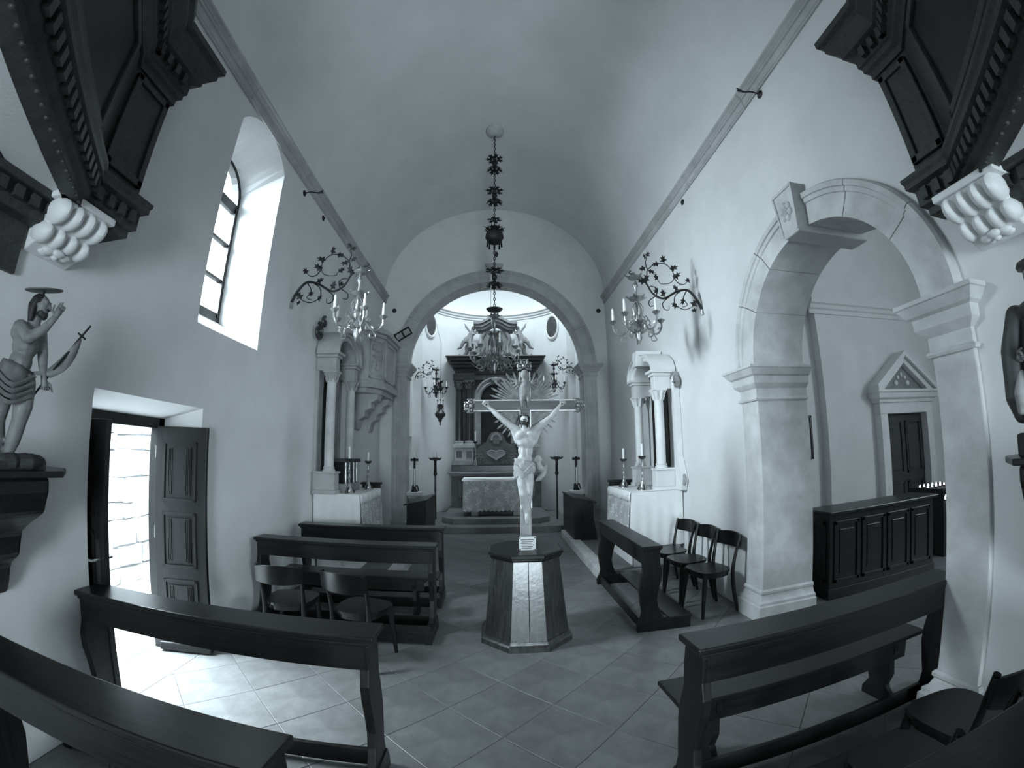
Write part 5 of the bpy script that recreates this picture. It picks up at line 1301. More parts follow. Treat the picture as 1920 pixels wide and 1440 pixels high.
def chandelier(label, loc, arms, rad, drop, mstem, marm, arm_z, group=None, elec=True, tiers=1, leafy=True, rot=0.3):
    """turned stem hung at loc (its top), scrolled arms with drip cups and candles"""
    t = thing('chandelier', label, 'chandelier', loc, 0, group)
    D = drop
    part(t, 'stem', MB().lathe([(0.006, 0), (0.012, -0.03 * D), (0.05 * D, -0.10 * D), (0.014, -0.13 * D), (0.035 * D + 0.005, -0.20 * D), (0.014, -0.26 * D), (0.02, -0.36 * D), (0.045, -0.40 * D), (0.02, -0.43 * D), (0.024, -0.56 * D), (0.05, -0.66 * D), (0.035, -0.72 * D), (0.065, -0.80 * D), (0.03, -0.88 * D), (0.035, -0.92 * D), (0.012, -0.97 * D), (0.004, -1.0 * D)][::-1], 12), mstem, smooth=True)
    for zf, r in ((-0.10, 0.085), (-0.40, 0.10)):
        cr = MB().lathe([(0.02, zf * D - 0.015), (r * 0.8, zf * D), (r, zf * D + 0.022), (r * 0.92, zf * D + 0.022), (r * 0.5, zf * D + 0.004)], 14)
        for i in range(6):
            a = i * pi / 3; leaf_mb(cr, (r * 0.8 * cos(a), r * 0.8 * sin(a), zf * D + 0.015), (cos(a), sin(a), 0.35), (0, 0, 1), 0.06)
        part(t, 'crown', cr, mstem, smooth=True)
    bk = MB()
    for i in range(6):
        a = i * pi / 3 + 0.5; c, s_ = cos(a), sin(a)
        bk.tube(bez([(0.02 * c, 0.02 * s_, -0.43 * D), (0.07 * c, 0.07 * s_, -0.52 * D), (0.055 * c, 0.055 * s_, -0.62 * D), (0.085 * c, 0.085 * s_, -0.66 * D)], 4), 0.007, 5)
    part(t, 'cage', bk, mstem, smooth=True)
    for i in range(arms):
        a = rot + 2 * pi * i / arms; c, s_ = cos(a), sin(a)
        P = lambda r, z: V((r * c, r * s_, z))
        z0 = -0.78 * D
        path = bez([P(0.04, z0), P(rad * 0.30, z0 + 0.05), P(rad * 0.52, z0 - 0.045), P(rad * 0.80, z0 - 0.06), P(rad * 0.99, z0 + 0.015), P(rad, z0 + arm_z)], 5)
        am = part(t, 'arm', MB().tube(path, [0.011] * len(path), 6), marm, smooth=True)
        cl = MB().tube(bez([P(rad * 0.55, z0 - 0.045), P(rad * 0.75, z0 - 0.13), P(rad * 0.55, z0 - 0.15), P(rad * 0.52, z0 - 0.10), P(rad * 0.60, z0 - 0.095)], 4), 0.006, 5)
        cl.tube(bez([P(rad * 0.30, z0 + 0.04), P(rad * 0.42, z0 + 0.11), P(rad * 0.52, z0 + 0.07), P(rad * 0.46, z0 + 0.045)], 4), 0.006, 5)
        if leafy:
            for f in (0.3, 0.55, 0.8): leaf_mb(cl, P(rad * f, z0 - 0.01), (c * 0.7, s_ * 0.7, 0.5 if f != 0.55 else -0.6), (-s_, c, 0.3), 0.055)
        part(am, 'scroll', cl, marm, smooth=True)
        zc = z0 + arm_z
        part(am, 'drip_cup', MB().lathe([(0.012, zc - 0.03), (0.03, zc - 0.012), (0.048, zc + 0.012), (0.044, zc + 0.014), (0.018, zc + 0.002), (0.018, zc + 0.03)], 12, (rad * c, rad * s_, 0)), mstem, smooth=True)
        part(am, 'candle', MB().lathe([(0.017, zc + 0.02), (0.017, zc + 0.10), (0.013, zc + 0.105), (0.014, zc + 0.15), (0.009, zc + 0.17), (0.002, zc + 0.18)] if elec else [(0.015, zc + 0.02), (0.015, zc + 0.17), (0.003, zc + 0.172)], 10, (rad * c, rad * s_, 0)), 'wax', smooth=True)
    bs = MB()
    for i in range(8):
        a = i * pi / 4; leaf_mb(bs, (0.045 * cos(a), 0.045 * sin(a), -0.86 * D), (cos(a), sin(a), 0.8), (cos(a), sin(a), -0.5), 0.075)
        leaf_mb(bs, (0.04 * cos(a + 0.4), 0.04 * sin(a + 0.4), -0.74 * D), (cos(a + 0.4), sin(a + 0.4), 0.9), (cos(a), sin(a), -0.5), 0.085)
    part(t, 'foliage', bs, mstem)
    return t
def vine_bracket(label, root, sg, k=1.0, y=0):
    """wrought iron vine scroll growing from the wall at root towards sg*x"""
    t = thing('vine_bracket', label, 'wall bracket', root)
    P = lambda u, z: V((sg * u * k, 0.004 * sin(u * 40), z * k))
    main = bez([P(0.0, 0.0), P(0.05, 0.13), P(0.17, 0.265), P(0.33, 0.24), P(0.52, 0.14), P(0.66, 0.20), P(0.74, 0.33), P(0.82, 0.425), P(0.91, 0.44), P(0.955, 0.47), P(0.93, 0.50)], 6)
    n = len(main)
    part(t, 'main_stem', MB().tube(main, [max(0.007, 0.018 * (1 - 0.65 * i / n)) * k ** 0.5 for i in range(n)], 8), 'iron', smooth=True)
    part(t, 'wall_socket', MB().lathe([(0.022 * k, -0.05), (0.022 * k, 0.02)], 10, P(0.0, -0.01)), 'silver', smooth=True)
    tw = ([(0.27, 0.255), (0.36, 0.18), (0.37, 0.07), (0.26, 0.0), (0.14, 0.04), (0.12, 0.10)], [(0.45, 0.16), (0.54, 0.08), (0.53, 0.0), (0.47, -0.01), (0.46, 0.05)], [(0.62, 0.17), (0.72, 0.10), (0.72, 0.03), (0.66, 0.04)],
          [(0.74, 0.33), (0.72, 0.44), (0.70, 0.52), (0.60, 0.60), (0.46, 0.62), (0.36, 0.53), (0.35, 0.42), (0.42, 0.35), (0.54, 0.34), (0.57, 0.38)], [(0.36, 0.46), (0.30, 0.36), (0.22, 0.345), (0.17, 0.38)], [(0.70, 0.52), (0.72, 0.60), (0.70, 0.70)],
          [(0.19, 0.26), (0.25, 0.15), (0.20, 0.07), (0.28, 0.03)], [(0.62, 0.17), (0.60, 0.26), (0.67, 0.30), (0.72, 0.27)])
    for q in tw:
        pp_ = bez([P(*a) for a in q], 5); m_ = len(pp_)
        part(t, 'tendril', MB().tube(pp_, [0.0075 * (1 - 0.45 * i / m_) * k ** 0.5 for i in range(m_)], 6), 'iron', smooth=True)
    for (u, z, du, dz, s_) in ((0.30, 0.26, 0.9, 0.5, .09), (0.50, 0.16, 0.6, 0.8, .10), (0.64, 0.20, -0.5, 1, .07), (0.75, 0.34, 1, 0.3, .10), (0.75, 0.34, -0.2, 1, .10), (0.40, 0.55, -0.9, 0.2, .10), (0.46, 0.62, 0.4, 1, .10), (0.52, 0.63, 1, -0.2, .09), (0.36, 0.42, -0.7, 0.5, .10), (0.17, 0.38, -0.6, 0.8, .08), (0.57, 0.38, 0.7, 0.7, .09), (0.14, 0.04, -0.5, 0.7, .10), (0.33, 0.03, 0.9, 0.4, .09), (0.25, 0.16, 0.1, -1, .08), (0.70, 0.52, -0.9, -0.3, .09), (0.72, 0.56, 1, -0.5, .09), (0.70, 0.70, -0.4, 0.8, .07), (0.70, 0.68, 0.8, 0.5, .07), (0.07, 0.01, 0.9, -0.2, .07)):
        part(t, 'leaf', leaf_mb(MB(), P(u, z), (sg * du, random.uniform(-0.5, 0.5), dz), (random.uniform(-0.3, 0.3), -1, 0.2), s_ * k * 1.25), 'iron')
    return t
vine_bracket('black wrought iron vine bracket on the window wall', (L + 0.01, 4.63, 3.42), 1, 0.98)
vine_bracket('black wrought iron vine bracket on the wall of the chapel arch', (R - 0.01, 4.63, 3.34), -1, 0.95)
chandelier('pale gilt chandelier with electric candles hanging from the vine bracket near the window', (-1.545, 4.63, 3.86), 5, 0.30, 0.92, 'silver', 'silver', 0.10, rot=0.25)
chandelier('gilt chandelier with electric candles hanging from the vine bracket near the chapel arch', (1.695, 4.63, 3.80), 5, 0.30, 0.90, 'gilt', 'gilt', 0.10, rot=0.1)
# apse brackets and small chandeliers
vine_bracket('small iron vine bracket on the apse wall above the sanctuary lamp', (-1.99, 10.93, 3.62), 1, 0.62)
vine_bracket('small iron vine bracket on the apse wall behind the end of the cross', (2.17, 10.93, 3.74), -1, 0.62)
chandelier('small chandelier hanging from the apse bracket above the sanctuary lamp', (-1.44, 10.93, 3.90), 4, 0.27, 0.80, 'bronze', 'bronze', 0.09, rot=0.0)
chandelier('small chandelier hanging from the apse bracket behind the end of the cross', (1.61, 10.93, 4.02), 4, 0.27, 0.80, 'bronze', 'bronze', 0.09, rot=0.0)
# sanctuary lamp
sl = thing('sanctuary_lamp', 'dark bulbous sanctuary lamp hanging on three chains below a leafy crown', 'lamp', (-1.26, 10.4, 3.48), world=True)
lx, ly = -1.26, 10.4
part(sl, 'bowl', MB().lathe([(0.0, 2.36), (0.02, 2.38), (0.015, 2.44), (0.045, 2.48), (0.05, 2.52), (0.125, 2.60), (0.13, 2.66), (0.07, 2.72), (0.05, 2.76), (0.075, 2.82), (0.06, 2.88), (0.045, 2.88)], 16, (lx, ly, 0)), 'bronze', smooth=True)
for i in range(3):
    a = i * 2.09 + 0.6
    ch = MB().tube([(lx + 0.10 * cos(a), ly + 0.10 * sin(a), 2.70), (lx + 0.05 * cos(a), ly + 0.05 * sin(a), 3.28)], 0.006, 5).ell((lx + 0.078 * cos(a), ly + 0.078 * sin(a), 2.98), 0.02, 8, 6)
    part(sl, 'chain', ch, 'iron', smooth=True)
cr = MB().lathe([(0.02, 3.20), (0.06, 3.26), (0.03, 3.34), (0.01, 3.48)], 10, (lx, ly, 0))
for i in range(9):
    a = i * 0.7; leaf_mb(cr, (lx, ly, 3.25 + 0.02 * i), (cos(a), sin(a), 0.4), (0, 0, 1), 0.12)
part(sl, 'leaf_crown', cr, 'iron', smooth=True)
part(sl, 'hanging_rod', MB().tube([(lx, ly, 3.46), (lx, ly, 4.4), (-1.5, 10.9, 5.2), (-1.75, 11.0, 5.62)], 0.004, 5), 'iron')
# central chandelier with its long chain
CHX, CHY2 = 0.04, 6.34
hc2 = thing('chandelier_chain', 'long chain with black leaf crowns hanging from the crown of the vault', 'chain', (CHX, CHY2, 7.36), world=True)
part(hc2, 'ceiling_boss', MB().lathe([(0.02, 7.26), (0.10, 7.29), (0.16, 7.34), (0.17, 7.40)], 16, (CHX, CHY2, 0)), 'stone', smooth=True)
lk = MB(); z = 7.28; i = 0
while z > 3.86:
    c, s_ = (1, 0) if i % 2 == 0 else (0, 1)
    lk.tube([(CHX + 0.013 * cos(a) * c, CHY2 + 0.013 * cos(a) * s_, z - 0.026 + 0.032 * sin(a)) for a in [2 * pi * k / 8 for k in range(8)]], 0.006, 4, True)
    z -= 0.05; i += 1
lo_ = part(hc2, 'links', lk, 'iron', smooth=True); lo_['kind'] = 'stuff'
def crown(z, r, n, tilt, sz):
    mb = MB().lathe([(0.02, z - 0.03), (0.035, z), (0.02, z + 0.03)], 10, (CHX, CHY2, 0))
    for i in range(n):
        a = 2 * pi * i / n + z; leaf_mb(mb, (CHX + 0.02 * cos(a), CHY2 + 0.02 * sin(a), z), (cos(a), sin(a), tilt), (0, 0, 1), sz, -0.25)
    part(hc2, 'leaf_crown', mb, 'iron')
    return mb
for z, tl in ((6.70, 0.35), (6.53, -0.35), (6.02, 0.35), (5.86, -0.35), (4.52, 0.4), (4.34, -0.4)): crown(z, 0.1, 7, tl, 0.15)
for z in (6.62, 5.94, 5.30, 4.43): part(hc2, 'bead', MB().ell((CHX, CHY2, z), (0.045, 0.045, 0.055)), 'iron', smooth=True)
crown(5.46, 0.1, 6, 0.2, 0.11); crown(5.20, 0.1, 8, 0.9, 0.19)
bb = MB().lathe([(0.04, 5.26), (0.14, 5.20), (0.15, 5.12), (0.10, 5.04), (0.03, 5.0)], 14, (CHX, CHY2, 0))
part(hc2, 'bowl', bb, 'iron', smooth=True)
for i in range(8):
    a = i * pi / 4; part(hc2, 'drop', MB().tube([(CHX + 0.11 * cos(a), CHY2 + 0.11 * sin(a), 5.06), (CHX + 0.115 * cos(a), CHY2 + 0.115 * sin(a), 4.96)], [0.01, 0.018], 6), 'iron', smooth=True)
part(hc2, 'padlock', MB().ell((CHX + 0.03, CHY2 - 0.01, 4.82), (0.03, 0.02, 0.05)), 'iron', smooth=True)
cc = chandelier('large many-armed gilt chandelier hanging on the long chain in the middle of the nave', (CHX, CHY2, 3.86), 8, 0.37, 0.98, 'gilt', 'gilt', 0.14, rot=0.2)
ex = MB()
for i in range(14):
    a = i * 2 * pi / 14; r = 0.20
    ex.tube([(r * cos(a) + 0.06 * cos(t) * cos(a), r * sin(a) + 0.06 * cos(t) * sin(a), -0.83 + 0.06 * sin(t)) for t in [4.4 * k / 10 for k in range(11)]], 0.008, 5)
    leaf_mb(ex, (0.28 * cos(a), 0.28 * sin(a), -0.88), (cos(a), sin(a), 0.9), (cos(a), sin(a), -0.4), 0.09)
part(cc, 'scrollwork', ex, 'gilt', smooth=True)
part(cc, 'upper_crown', MB().lathe([(0.02, -0.02), (0.10, 0.0), (0.13, 0.03), (0.12, 0.035), (0.05, 0.01)], 16), 'bronze', smooth=True)
tag(link('light_flex', mesh('light_flex', MB().tube(bez([(CHX - 0.05, CHY2, 4.45), (CHX - 0.055, CHY2, 3.9), (CHX - 0.02, CHY2 - 0.05, 3.45), (CHX + 0.05, CHY2 - 0.06, 3.0)], 6), 0.005, 5), 'wax', smooth=True)), 'thin pale electric flex running down to the large chandelier', 'cable')
# ================================================================== wooden gallery, wings left and right of the camera
def gallery_wing(name, label, pts, wallx, sg, carved):
    """parapet along plan polyline pts (from the wall towards the back), band and cornice with dentils"""
    t = thing(name, label, 'gallery', (pts[1][0], pts[1][1], 2.87), world=True)
    P = pts if sg > 0 else pts
    flip = 1
    def sw(prof): return MB().sweep([(-o if sg > 0 else o, z) for o, z in prof], [V(p) for p in P])
    # orientation: outward must be towards the nave axis
    lower = [(-0.10, 2.87), (0.0, 2.87), (0.0, 2.91), (0.03, 2.93), (0.03, 3.03), (0.065, 3.05), (0.065, 3.08), (0.075, 3.10), (0.075, 3.12), (0.03, 3.14), (-0.10, 3.14)]
    body = [(-0.10, 3.14), (0.0, 3.14), (0.0, 3.90), (-0.10, 3.90)]
    upper = [(-0.10, 3.88), (0.02, 3.88), (0.02, 3.93), (0.045, 3.95), (0.045, 3.99), (0.06, 4.0), (0.06, 4.10), (0.11, 4.12), (0.11, 4.15), (0.17, 4.22), (0.17, 4.27), (0.20, 4.29), (0.20, 4.34), (-0.10, 4.34)]
    part(t, 'lower_band', sw(lower), 'gallery_lo'); part(t, 'parapet', sw(body), 'gallery'); part(t, 'upper_cornice', sw(upper), 'gallery_lo')
    for i in range(1, len(P) - 1):
        a, b_ = V((*P[i], 0)), V((*P[i + 1], 0)); d = (b_ - a); ln = d.length; d.normalize(); nrm = V((d.y, -d.x, 0)) * (-1 if sg > 0 else 1)
        rot = Matrix.Rotation(atan2(d.y, d.x), 3, 'Z')
        k = max(2, int(ln / 0.075))
        for j in range(k):
            c = a + d * (ln * (j + 0.5) / k)
            part(t, 'dentil', MB().cbox(c + nrm * 0.042 + V((0, 0, 2.985)), (0.042, 0.04, 0.07), rot), 'gallery_lo')
            part(t, 'dentil', MB().cbox(c + nrm * 0.075 + V((0, 0, 4.055)), (0.042, 0.045, 0.075), rot), 'gallery_lo')
            part(t, 'bead', MB().ell(c + nrm * -0.01 + V((0, 0, 2.868)), (0.014, 0.014, 0.012), 8, 5), 'gallery_lo', smooth=True)
        q = lambda f, z, o: a + d * (ln * f) + nrm * o + V((0, 0, z))
        if i == 1: segs = [(0.06, 0.94)]
        elif ln > 0.6: segs = [(0.10, 0.90)]
        else: segs = []
        for f0, f1 in segs:
            w = 0.045 / ln
            for (g0, g1, z0, z1) in ((f0, f1, 3.19, 3.235), (f0, f1, 3.80, 3.845), (f0, f0 + w, 3.19, 3.845), (f1 - w, f1, 3.19, 3.845)):
                part(t, 'panel_moulding', MB().add([q(g, z, o) for o in (-0.01, 0.03) for g, z in ((g0, z0), (g1, z0), (g1, z1), (g0, z1))], [(0, 1, 2, 3), (7, 6, 5, 4), (0, 4, 5, 1), (1, 5, 6, 2), (2, 6, 7, 3), (3, 7, 4, 0)]), 'gallery_lo', bev=0.006)
            part(t, 'painted_panel' if i > 1 else 'pilaster_panel', MB().add([q(g, z, o) for o in (-0.01, 0.008) for g, z in ((f0 + w, 3.235), (f1 - w, 3.235), (f1 - w, 3.80), (f0 + w, 3.80))], [(0, 1, 2, 3), (7, 6, 5, 4), (0, 4, 5, 1), (1, 5, 6, 2), (2, 6, 7, 3), (3, 7, 4, 0)]), 'paint_dark' if i > 1 else 'gallery')
    # soffit and beam along the wall
    sof = [(wallx, P[0][1] - 0.05)] + [(p[0] - sg * 0.02, p[1] - 0.02) for p in P[1:]] + [(P[-1][0], -4.0), (wallx, -4.0)]
    part(t, 'soffit', MB().prism(sof, lambda u, v, q: V((u, v, q)), 2.90, 2.98), 'plaster')
    for (a_, b_) in (((P[3][0] - sg * 0.22, P[3][1] - 0.28), (P[4][0] - sg * 0.22, P[4][1] - 0.28)), ((wallx + sg * 0.30, P[3][1] - 0.55), (wallx + sg * 0.30, -1.5))):
        d_ = V((b_[0] - a_[0], b_[1] - a_[1])); n_ = V((-d_.y, d_.x)).normalized() * 0.005
        part(t, 'painted_line', MB().prism([(a_[0] - n_.x, a_[1] - n_.y), (b_[0] - n_.x, b_[1] - n_.y), (b_[0] + n_.x, b_[1] + n_.y), (a_[0] + n_.x, a_[1] + n_.y)], lambda u, v, q: V((u, v, q)), 2.896, 2.902), 'ink')
    part(t, 'wall_beam', MB().box(min(wallx, wallx + sg * 0.13), max(wallx, wallx + sg * 0.13), -4.0, P[1][1] - 0.45, 2.74, 2.93), 'gallery_lo', bev=0.01)
    part(t, 'wall_beam_moulding', MB().box(min(wallx, wallx + sg * 0.19), max(wallx, wallx + sg * 0.19), -4.0, P[1][1] - 0.45, 2.86, 2.91), 'gallery_lo', bev=0.01)
    part(t, 'wall_panel', MB().box(min(wallx, wallx + sg * 0.03), max(wallx, wallx + sg * 0.03), -4.0, P[1][1] - 0.5, 2.48, 2.74), 'gallery')
    for j in range(24):
        y = P[1][1] - 0.5 - j * 0.1
        part(t, 'dentil', MB().box(min(wallx + sg * 0.12, wallx + sg * 0.165), max(wallx + sg * 0.12, wallx + sg * 0.165), y, y + 0.05, 2.79, 2.85), 'gallery_lo')
    if carved:
        cv = MB()
        b_ = V((P[1][0] - 0.12, P[1][1] - 0.28, 4.34))
        cv.limb([b_, b_ + V((0.02, -0.02, 0.12)), b_ + V((-0.03, 0.02, 0.22)), b_ + V((-0.02, 0.0, 0.30))], [0.05, 0.06, 0.05, 0.04]).limb([b_ + V((0, 0, 0.12)), b_ + V((-0.08, 0.10, 0.14)), b_ + V((-0.06, 0.18, 0.20))], [0.03, 0.025, 0.01])
        part(t, 'carved_figure', cv, 'bronze', smooth=True)
    return t
gallery_wing('organ_gallery', 'dark walnut gallery wing with dentil mouldings above the risen Christ statue', [(L, 1.88), (-2.15, 1.88), (-2.15, 1.52), (-2.07, 1.44), (-1.36, 0.44), (-0.95, -0.15), (-0.95, -3.0)], L, 1, False)
gallery_wing('organ_gallery', 'dark walnut gallery wing with dentil mouldings above the chapel arch pier', [(R, 1.46), (2.40, 1.46), (2.40, 1.20), (2.33, 1.12), (1.62, 0.24), (1.18, -0.35), (1.18, -3.0)], R, -1, True)
def corbel(label, wallx, sg, y0, y1, z1):
    """white stone scroll bracket: lobed ribs on an S-shaped profile, rosette at the foot"""
    t = thing('stone_corbel', label, 'corbel', (wallx, (y0 + y1) / 2, z1 - 0.2), world=True)
    part(t, 'block', MB().prism([(0, 0), (0.26, 0), (0.27, -0.04), (0.24, -0.08), (0.16, -0.16), (0.10, -0.24), (0.0, -0.28)], lambda u, v, q: V((wallx + sg * u, q, z1 + v)), y0 + 0.02, y1 - 0.02), 'marble', bev=0.01)
    n = 4; w = (y1 - y0) / n
    for i in range(n):
        y = y0 + w * (i + 0.5)
        part(t, 'rib', MB().ell((wallx + sg * 0.20, y, z1 - 0.08), (0.10, w * 0.56, 0.075), 14, 10), 'marble', smooth=True)
        part(t, 'rib', MB().ell((wallx + sg * 0.11, y, z1 - 0.185), (0.085, w * 0.54, 0.06), 14, 10), 'marble', smooth=True)
    part(t, 'top_plate', MB().box(min(wallx, wallx + sg * 0.29), max(wallx, wallx + sg * 0.29), y0 - 0.02, y1 + 0.02, z1 - 0.03, z1 + 0.01), 'marble', bev=0.008)
    ro = MB()
    for i in range(6):
        a = i * pi / 3; ro.ell((wallx + sg * (0.075 + 0.04 * cos(a)), (y0 + y1) / 2 + 0.06 * sin(a), z1 - 0.255), (0.03, 0.04, 0.022), 8, 6)
    ro.ell((wallx + sg * 0.09, (y0 + y1) / 2, z1 - 0.265), 0.025, 8, 6)
    part(t, 'rosette', ro, 'marble', smooth=True)
corbel('white stone scroll corbel carrying the gallery above the risen Christ', L, 1, 1.38, 1.72, 2.90)
corbel('white stone scroll corbel carrying the gallery next to the chapel arch', R, -1, 0.98, 1.32, 2.88)
# ================================================================== wall statues on brackets
def shelf_bracket(label, x, y, z, wallx, sg, hw=0.27):
    t = thing('statue_bracket', label, 'wall bracket', (wallx, y, z), world=True)
    W = abs(x - wallx) + 0.13
    part(t, 'shelf', MB().prism([(0, -hw), (W * 0.6, -hw), (W, -hw * 0.5), (W, hw * 0.5), (W * 0.6, hw), (0, hw)], lambda u, v, q: V((wallx + sg * u, y + v, q)), z - 0.03, z), 'wood', bev=0.006)
    part(t, 'console', MB().prism([(0, -0.03), (W * 0.85, -0.03), (W * 0.85, -0.10), (W * 0.78, -0.20), (W * 0.55, -0.26), (W * 0.42, -0.30), (W * 0.36, -0.42), (W * 0.20, -0.47), (W * 0.16, -0.55), (0.05, -0.62), (0, -0.62)], lambda u, v, q: V((wallx + sg * u, q, z + v)), y - 0.15, y + 0.15), 'wood', bev=0.02)
    return t
shelf_bracket('dark wooden console shelf under the risen Christ statue', -2.05, 1.34, 1.56, L, 1, 0.33)
shelf_bracket('dark wooden console shelf under the robed statue at the chapel arch', 2.2, 0.95, 1.56, R, -1, 0.27)
# risen Christ: u = towards the altar, w = towards the nave, built at (SX,SY)
SX, SY, SZ = -2.08, 1.32, 1.56
uu, ww = V((0.55, 0.835, 0)), V((0.835, -0.55, 0))
S = lambda u, z, w=0.0: V((SX, SY, 0)) + uu * u + ww * w + V((0, 0, SZ + z))
sc = thing('risen_christ_statue', 'aged painted statue of the risen Christ raising a hand, on the wall bracket', 'statue', (SX, SY, SZ), world=True)
rk = MB()
for i in range(9): rk.ell(S(-0.02 + 0.12 * cos(i * 0.7), 0.03, 0.08 * sin(i * 0.7)), (0.07, 0.07, 0.04), 8, 6)
rk.box(SX - 0.12, SX + 0.12, SY - 0.12, SY + 0.12, SZ, SZ + 0.035)
part(sc, 'rock_base', rk, 'rock', bev=0.004)
bd = MB()
bd.limb([S(0.045, 0.66, 0.01), S(0.035, 0.625, 0)], [0.026, 0.032])
bd.ell(S(0.0, 0.585, 0.01), (0.062, 0.055, 0.05)).ell(S(0.055, 0.585, 0.0), (0.05, 0.05, 0.045)).ell(S(0.02, 0.53, 0.01), (0.068, 0.058, 0.06)).ell(S(0.01, 0.46, 0.01), (0.058, 0.052, 0.06)).ell(S(-0.005, 0.39, 0.0), (0.068, 0.06, 0.055))
bd.limb([S(-0.015, 0.605, 0.035), S(0.03, 0.555, 0.10), S(0.085, 0.60, 0.11), S(0.125, 0.665, 0.10)], [0.036, 0.028, 0.022, 0.015])
bd.limb([S(0.075, 0.60, -0.02), S(0.10, 0.52, -0.03), S(0.11, 0.46, -0.02), S(0.122, 0.40, 0.01)], [0.034, 0.026, 0.022, 0.015])
bd.limb([S(-0.045, 0.37, 0.0), S(-0.05, 0.27, 0.02), S(-0.055, 0.20, 0.015), S(-0.05, 0.13, 0.0), S(-0.045, 0.055, 0.0)], [0.052, 0.045, 0.033, 0.034, 0.020])
bd.limb([S(0.04, 0.37, 0.01), S(0.045, 0.27, 0.045), S(0.035, 0.20, 0.055), S(0.015, 0.12, 0.035), S(-0.005, 0.05, 0.03)], [0.052, 0.045, 0.034, 0.034, 0.020])
bd.limb([S(-0.045, 0.05, 0.0), S(-0.055, 0.035, 0.05)], [0.020, 0.015]).limb([S(-0.005, 0.045, 0.03), S(0.0, 0.03, 0.085)], [0.020, 0.015])
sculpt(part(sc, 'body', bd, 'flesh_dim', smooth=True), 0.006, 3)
def hand(par, w, d, side, m, up, curl=0.3, sz=1.0, two=False):
    """palm and five separate fingers; d along the fingers, side towards the thumb"""
    d, side, up = V(d).normalized(), V(side).normalized(), V(up).normalized(); mb = MB()
    pc = w + d * 0.020 * sz
    mb.limb([w, pc], [0.013 * sz, 0.014 * sz]); mb.ell(pc + d * 0.005, (0.016 * sz, 0.016 * sz, 0.017 * sz))
    for i, ln in enumerate((0.028, 0.032, 0.029, 0.023)):
        q = pc + d * 0.014 * sz + side * (0.013 - 0.0088 * i) * sz; c = curl if not (two and i < 2) else 0.05
        a = q + (d * (1 - c) + up * c) * ln * 0.55 * sz; b_ = a + (d * (1 - 2.2 * c) + up * c * 2) * ln * 0.5 * sz
        mb.limb([q, a, b_], [0.0056 * sz, 0.0052 * sz, 0.004 * sz], 6)
    q = pc - d * 0.006 * sz + side * 0.012 * sz
    mb.limb([q, q + (side * 0.8 + d * 0.6) * 0.016 * sz, q + (side * 0.7 + d * 1.4) * 0.024 * sz], [0.0065 * sz, 0.006 * sz, 0.0045 * sz], 6)
    return part(par, 'hand', mb, m, smooth=True)
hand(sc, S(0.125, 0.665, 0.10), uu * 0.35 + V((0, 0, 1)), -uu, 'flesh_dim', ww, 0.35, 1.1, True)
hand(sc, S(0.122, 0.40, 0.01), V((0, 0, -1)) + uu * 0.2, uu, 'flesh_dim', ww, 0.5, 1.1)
def head(par, c, f, m, mh, s=1.0, halo=False):
    """head looking along f with face, hair and beard"""
    f = V(f).normalized(); x = V((0, 0, 1)).cross(f).normalized(); zz = f.cross(x)
    Rh = Matrix((x, f, zz)).transposed()
    q = lambda a, b, e: V(c) + Rh @ V((a * s, b * s, e * s))
    hm = MB().ell(c, (0.036 * s, 0.043 * s, 0.050 * s), 14, 10, Rh).ell(q(0, 0.012, -0.024), (0.027 * s, 0.030 * s, 0.030 * s), 12, 8, Rh).limb([q(0, 0.042, 0.008), q(0, 0.052, -0.010)], [0.005 * s, 0.0085 * s], 8)
    for k in (-1, 1): hm.ell(q(k * 0.014, 0.036, 0.009), (0.008 * s, 0.006 * s, 0.005 * s), 8, 6, Rh).ell(q(k * 0.015, 0.034, 0.018), (0.013 * s, 0.009 * s, 0.005 * s), 8, 6, Rh).ell(q(k * 0.037, -0.002, 0.0), (0.006 * s, 0.010 * s, 0.013 * s), 8, 6, Rh)
    hm.ell(q(0, 0.036, -0.024), (0.012 * s, 0.007 * s, 0.004 * s), 8, 6, Rh)
    sculpt(part(par, 'head', hm, m, smooth=True), 0.0045 * s, 2)
    hr = MB().ell(q(0, -0.012, 0.012), (0.042 * s, 0.042 * s, 0.046 * s), 12, 8, Rh)
    for k in (-1, 1): hr.limb([q(k * 0.034, -0.01, 0.02), q(k * 0.042, -0.018, -0.03), q(k * 0.036, -0.02, -0.075)], [0.016 * s, 0.015 * s, 0.010 * s], 8)
    hr.limb([q(0, -0.035, 0.0), q(0, -0.035, -0.07)], [0.03 * s, 0.02 * s], 8)
    sculpt(part(par, 'hair', hr, mh, smooth=True), 0.006 * s, 2)
    bm2 = MB().ell(q(0, 0.024, -0.044), (0.022 * s, 0.019 * s, 0.024 * s), 10, 8, Rh)
    for k in (-1, 1): bm2.ell(q(k * 0.016, 0.012, -0.036), (0.014 * s, 0.020 * s, 0.022 * s), 8, 6, Rh).ell(q(k * 0.010, 0.044, -0.018), (0.011 * s, 0.006 * s, 0.004 * s), 8, 6, Rh)
    sculpt(part(par, 'beard', bm2, mh, smooth=True), 0.005 * s, 2)
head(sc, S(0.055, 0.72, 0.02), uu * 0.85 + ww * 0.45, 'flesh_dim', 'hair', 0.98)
hal = MB().lathe([(0.0, 0.0), (0.075, 0.002), (0.088, 0.006), (0.088, 0.011), (0.07, 0.009), (0.0, 0.014)], 24, S(0.055, 0.79, 0.0), Matrix.Rotation(radians(8), 3, uu) @ Matrix.Rotation(radians(10), 3, ww))
part(sc, 'halo', hal, 'drape_dim', smooth=True)
part(sc, 'halo_pin', MB().tube([S(0.055, 0.76, 0), S(0.055, 0.795, 0)], 0.006, 6), 'iron')
lc = MB(); n = 28; vs = []
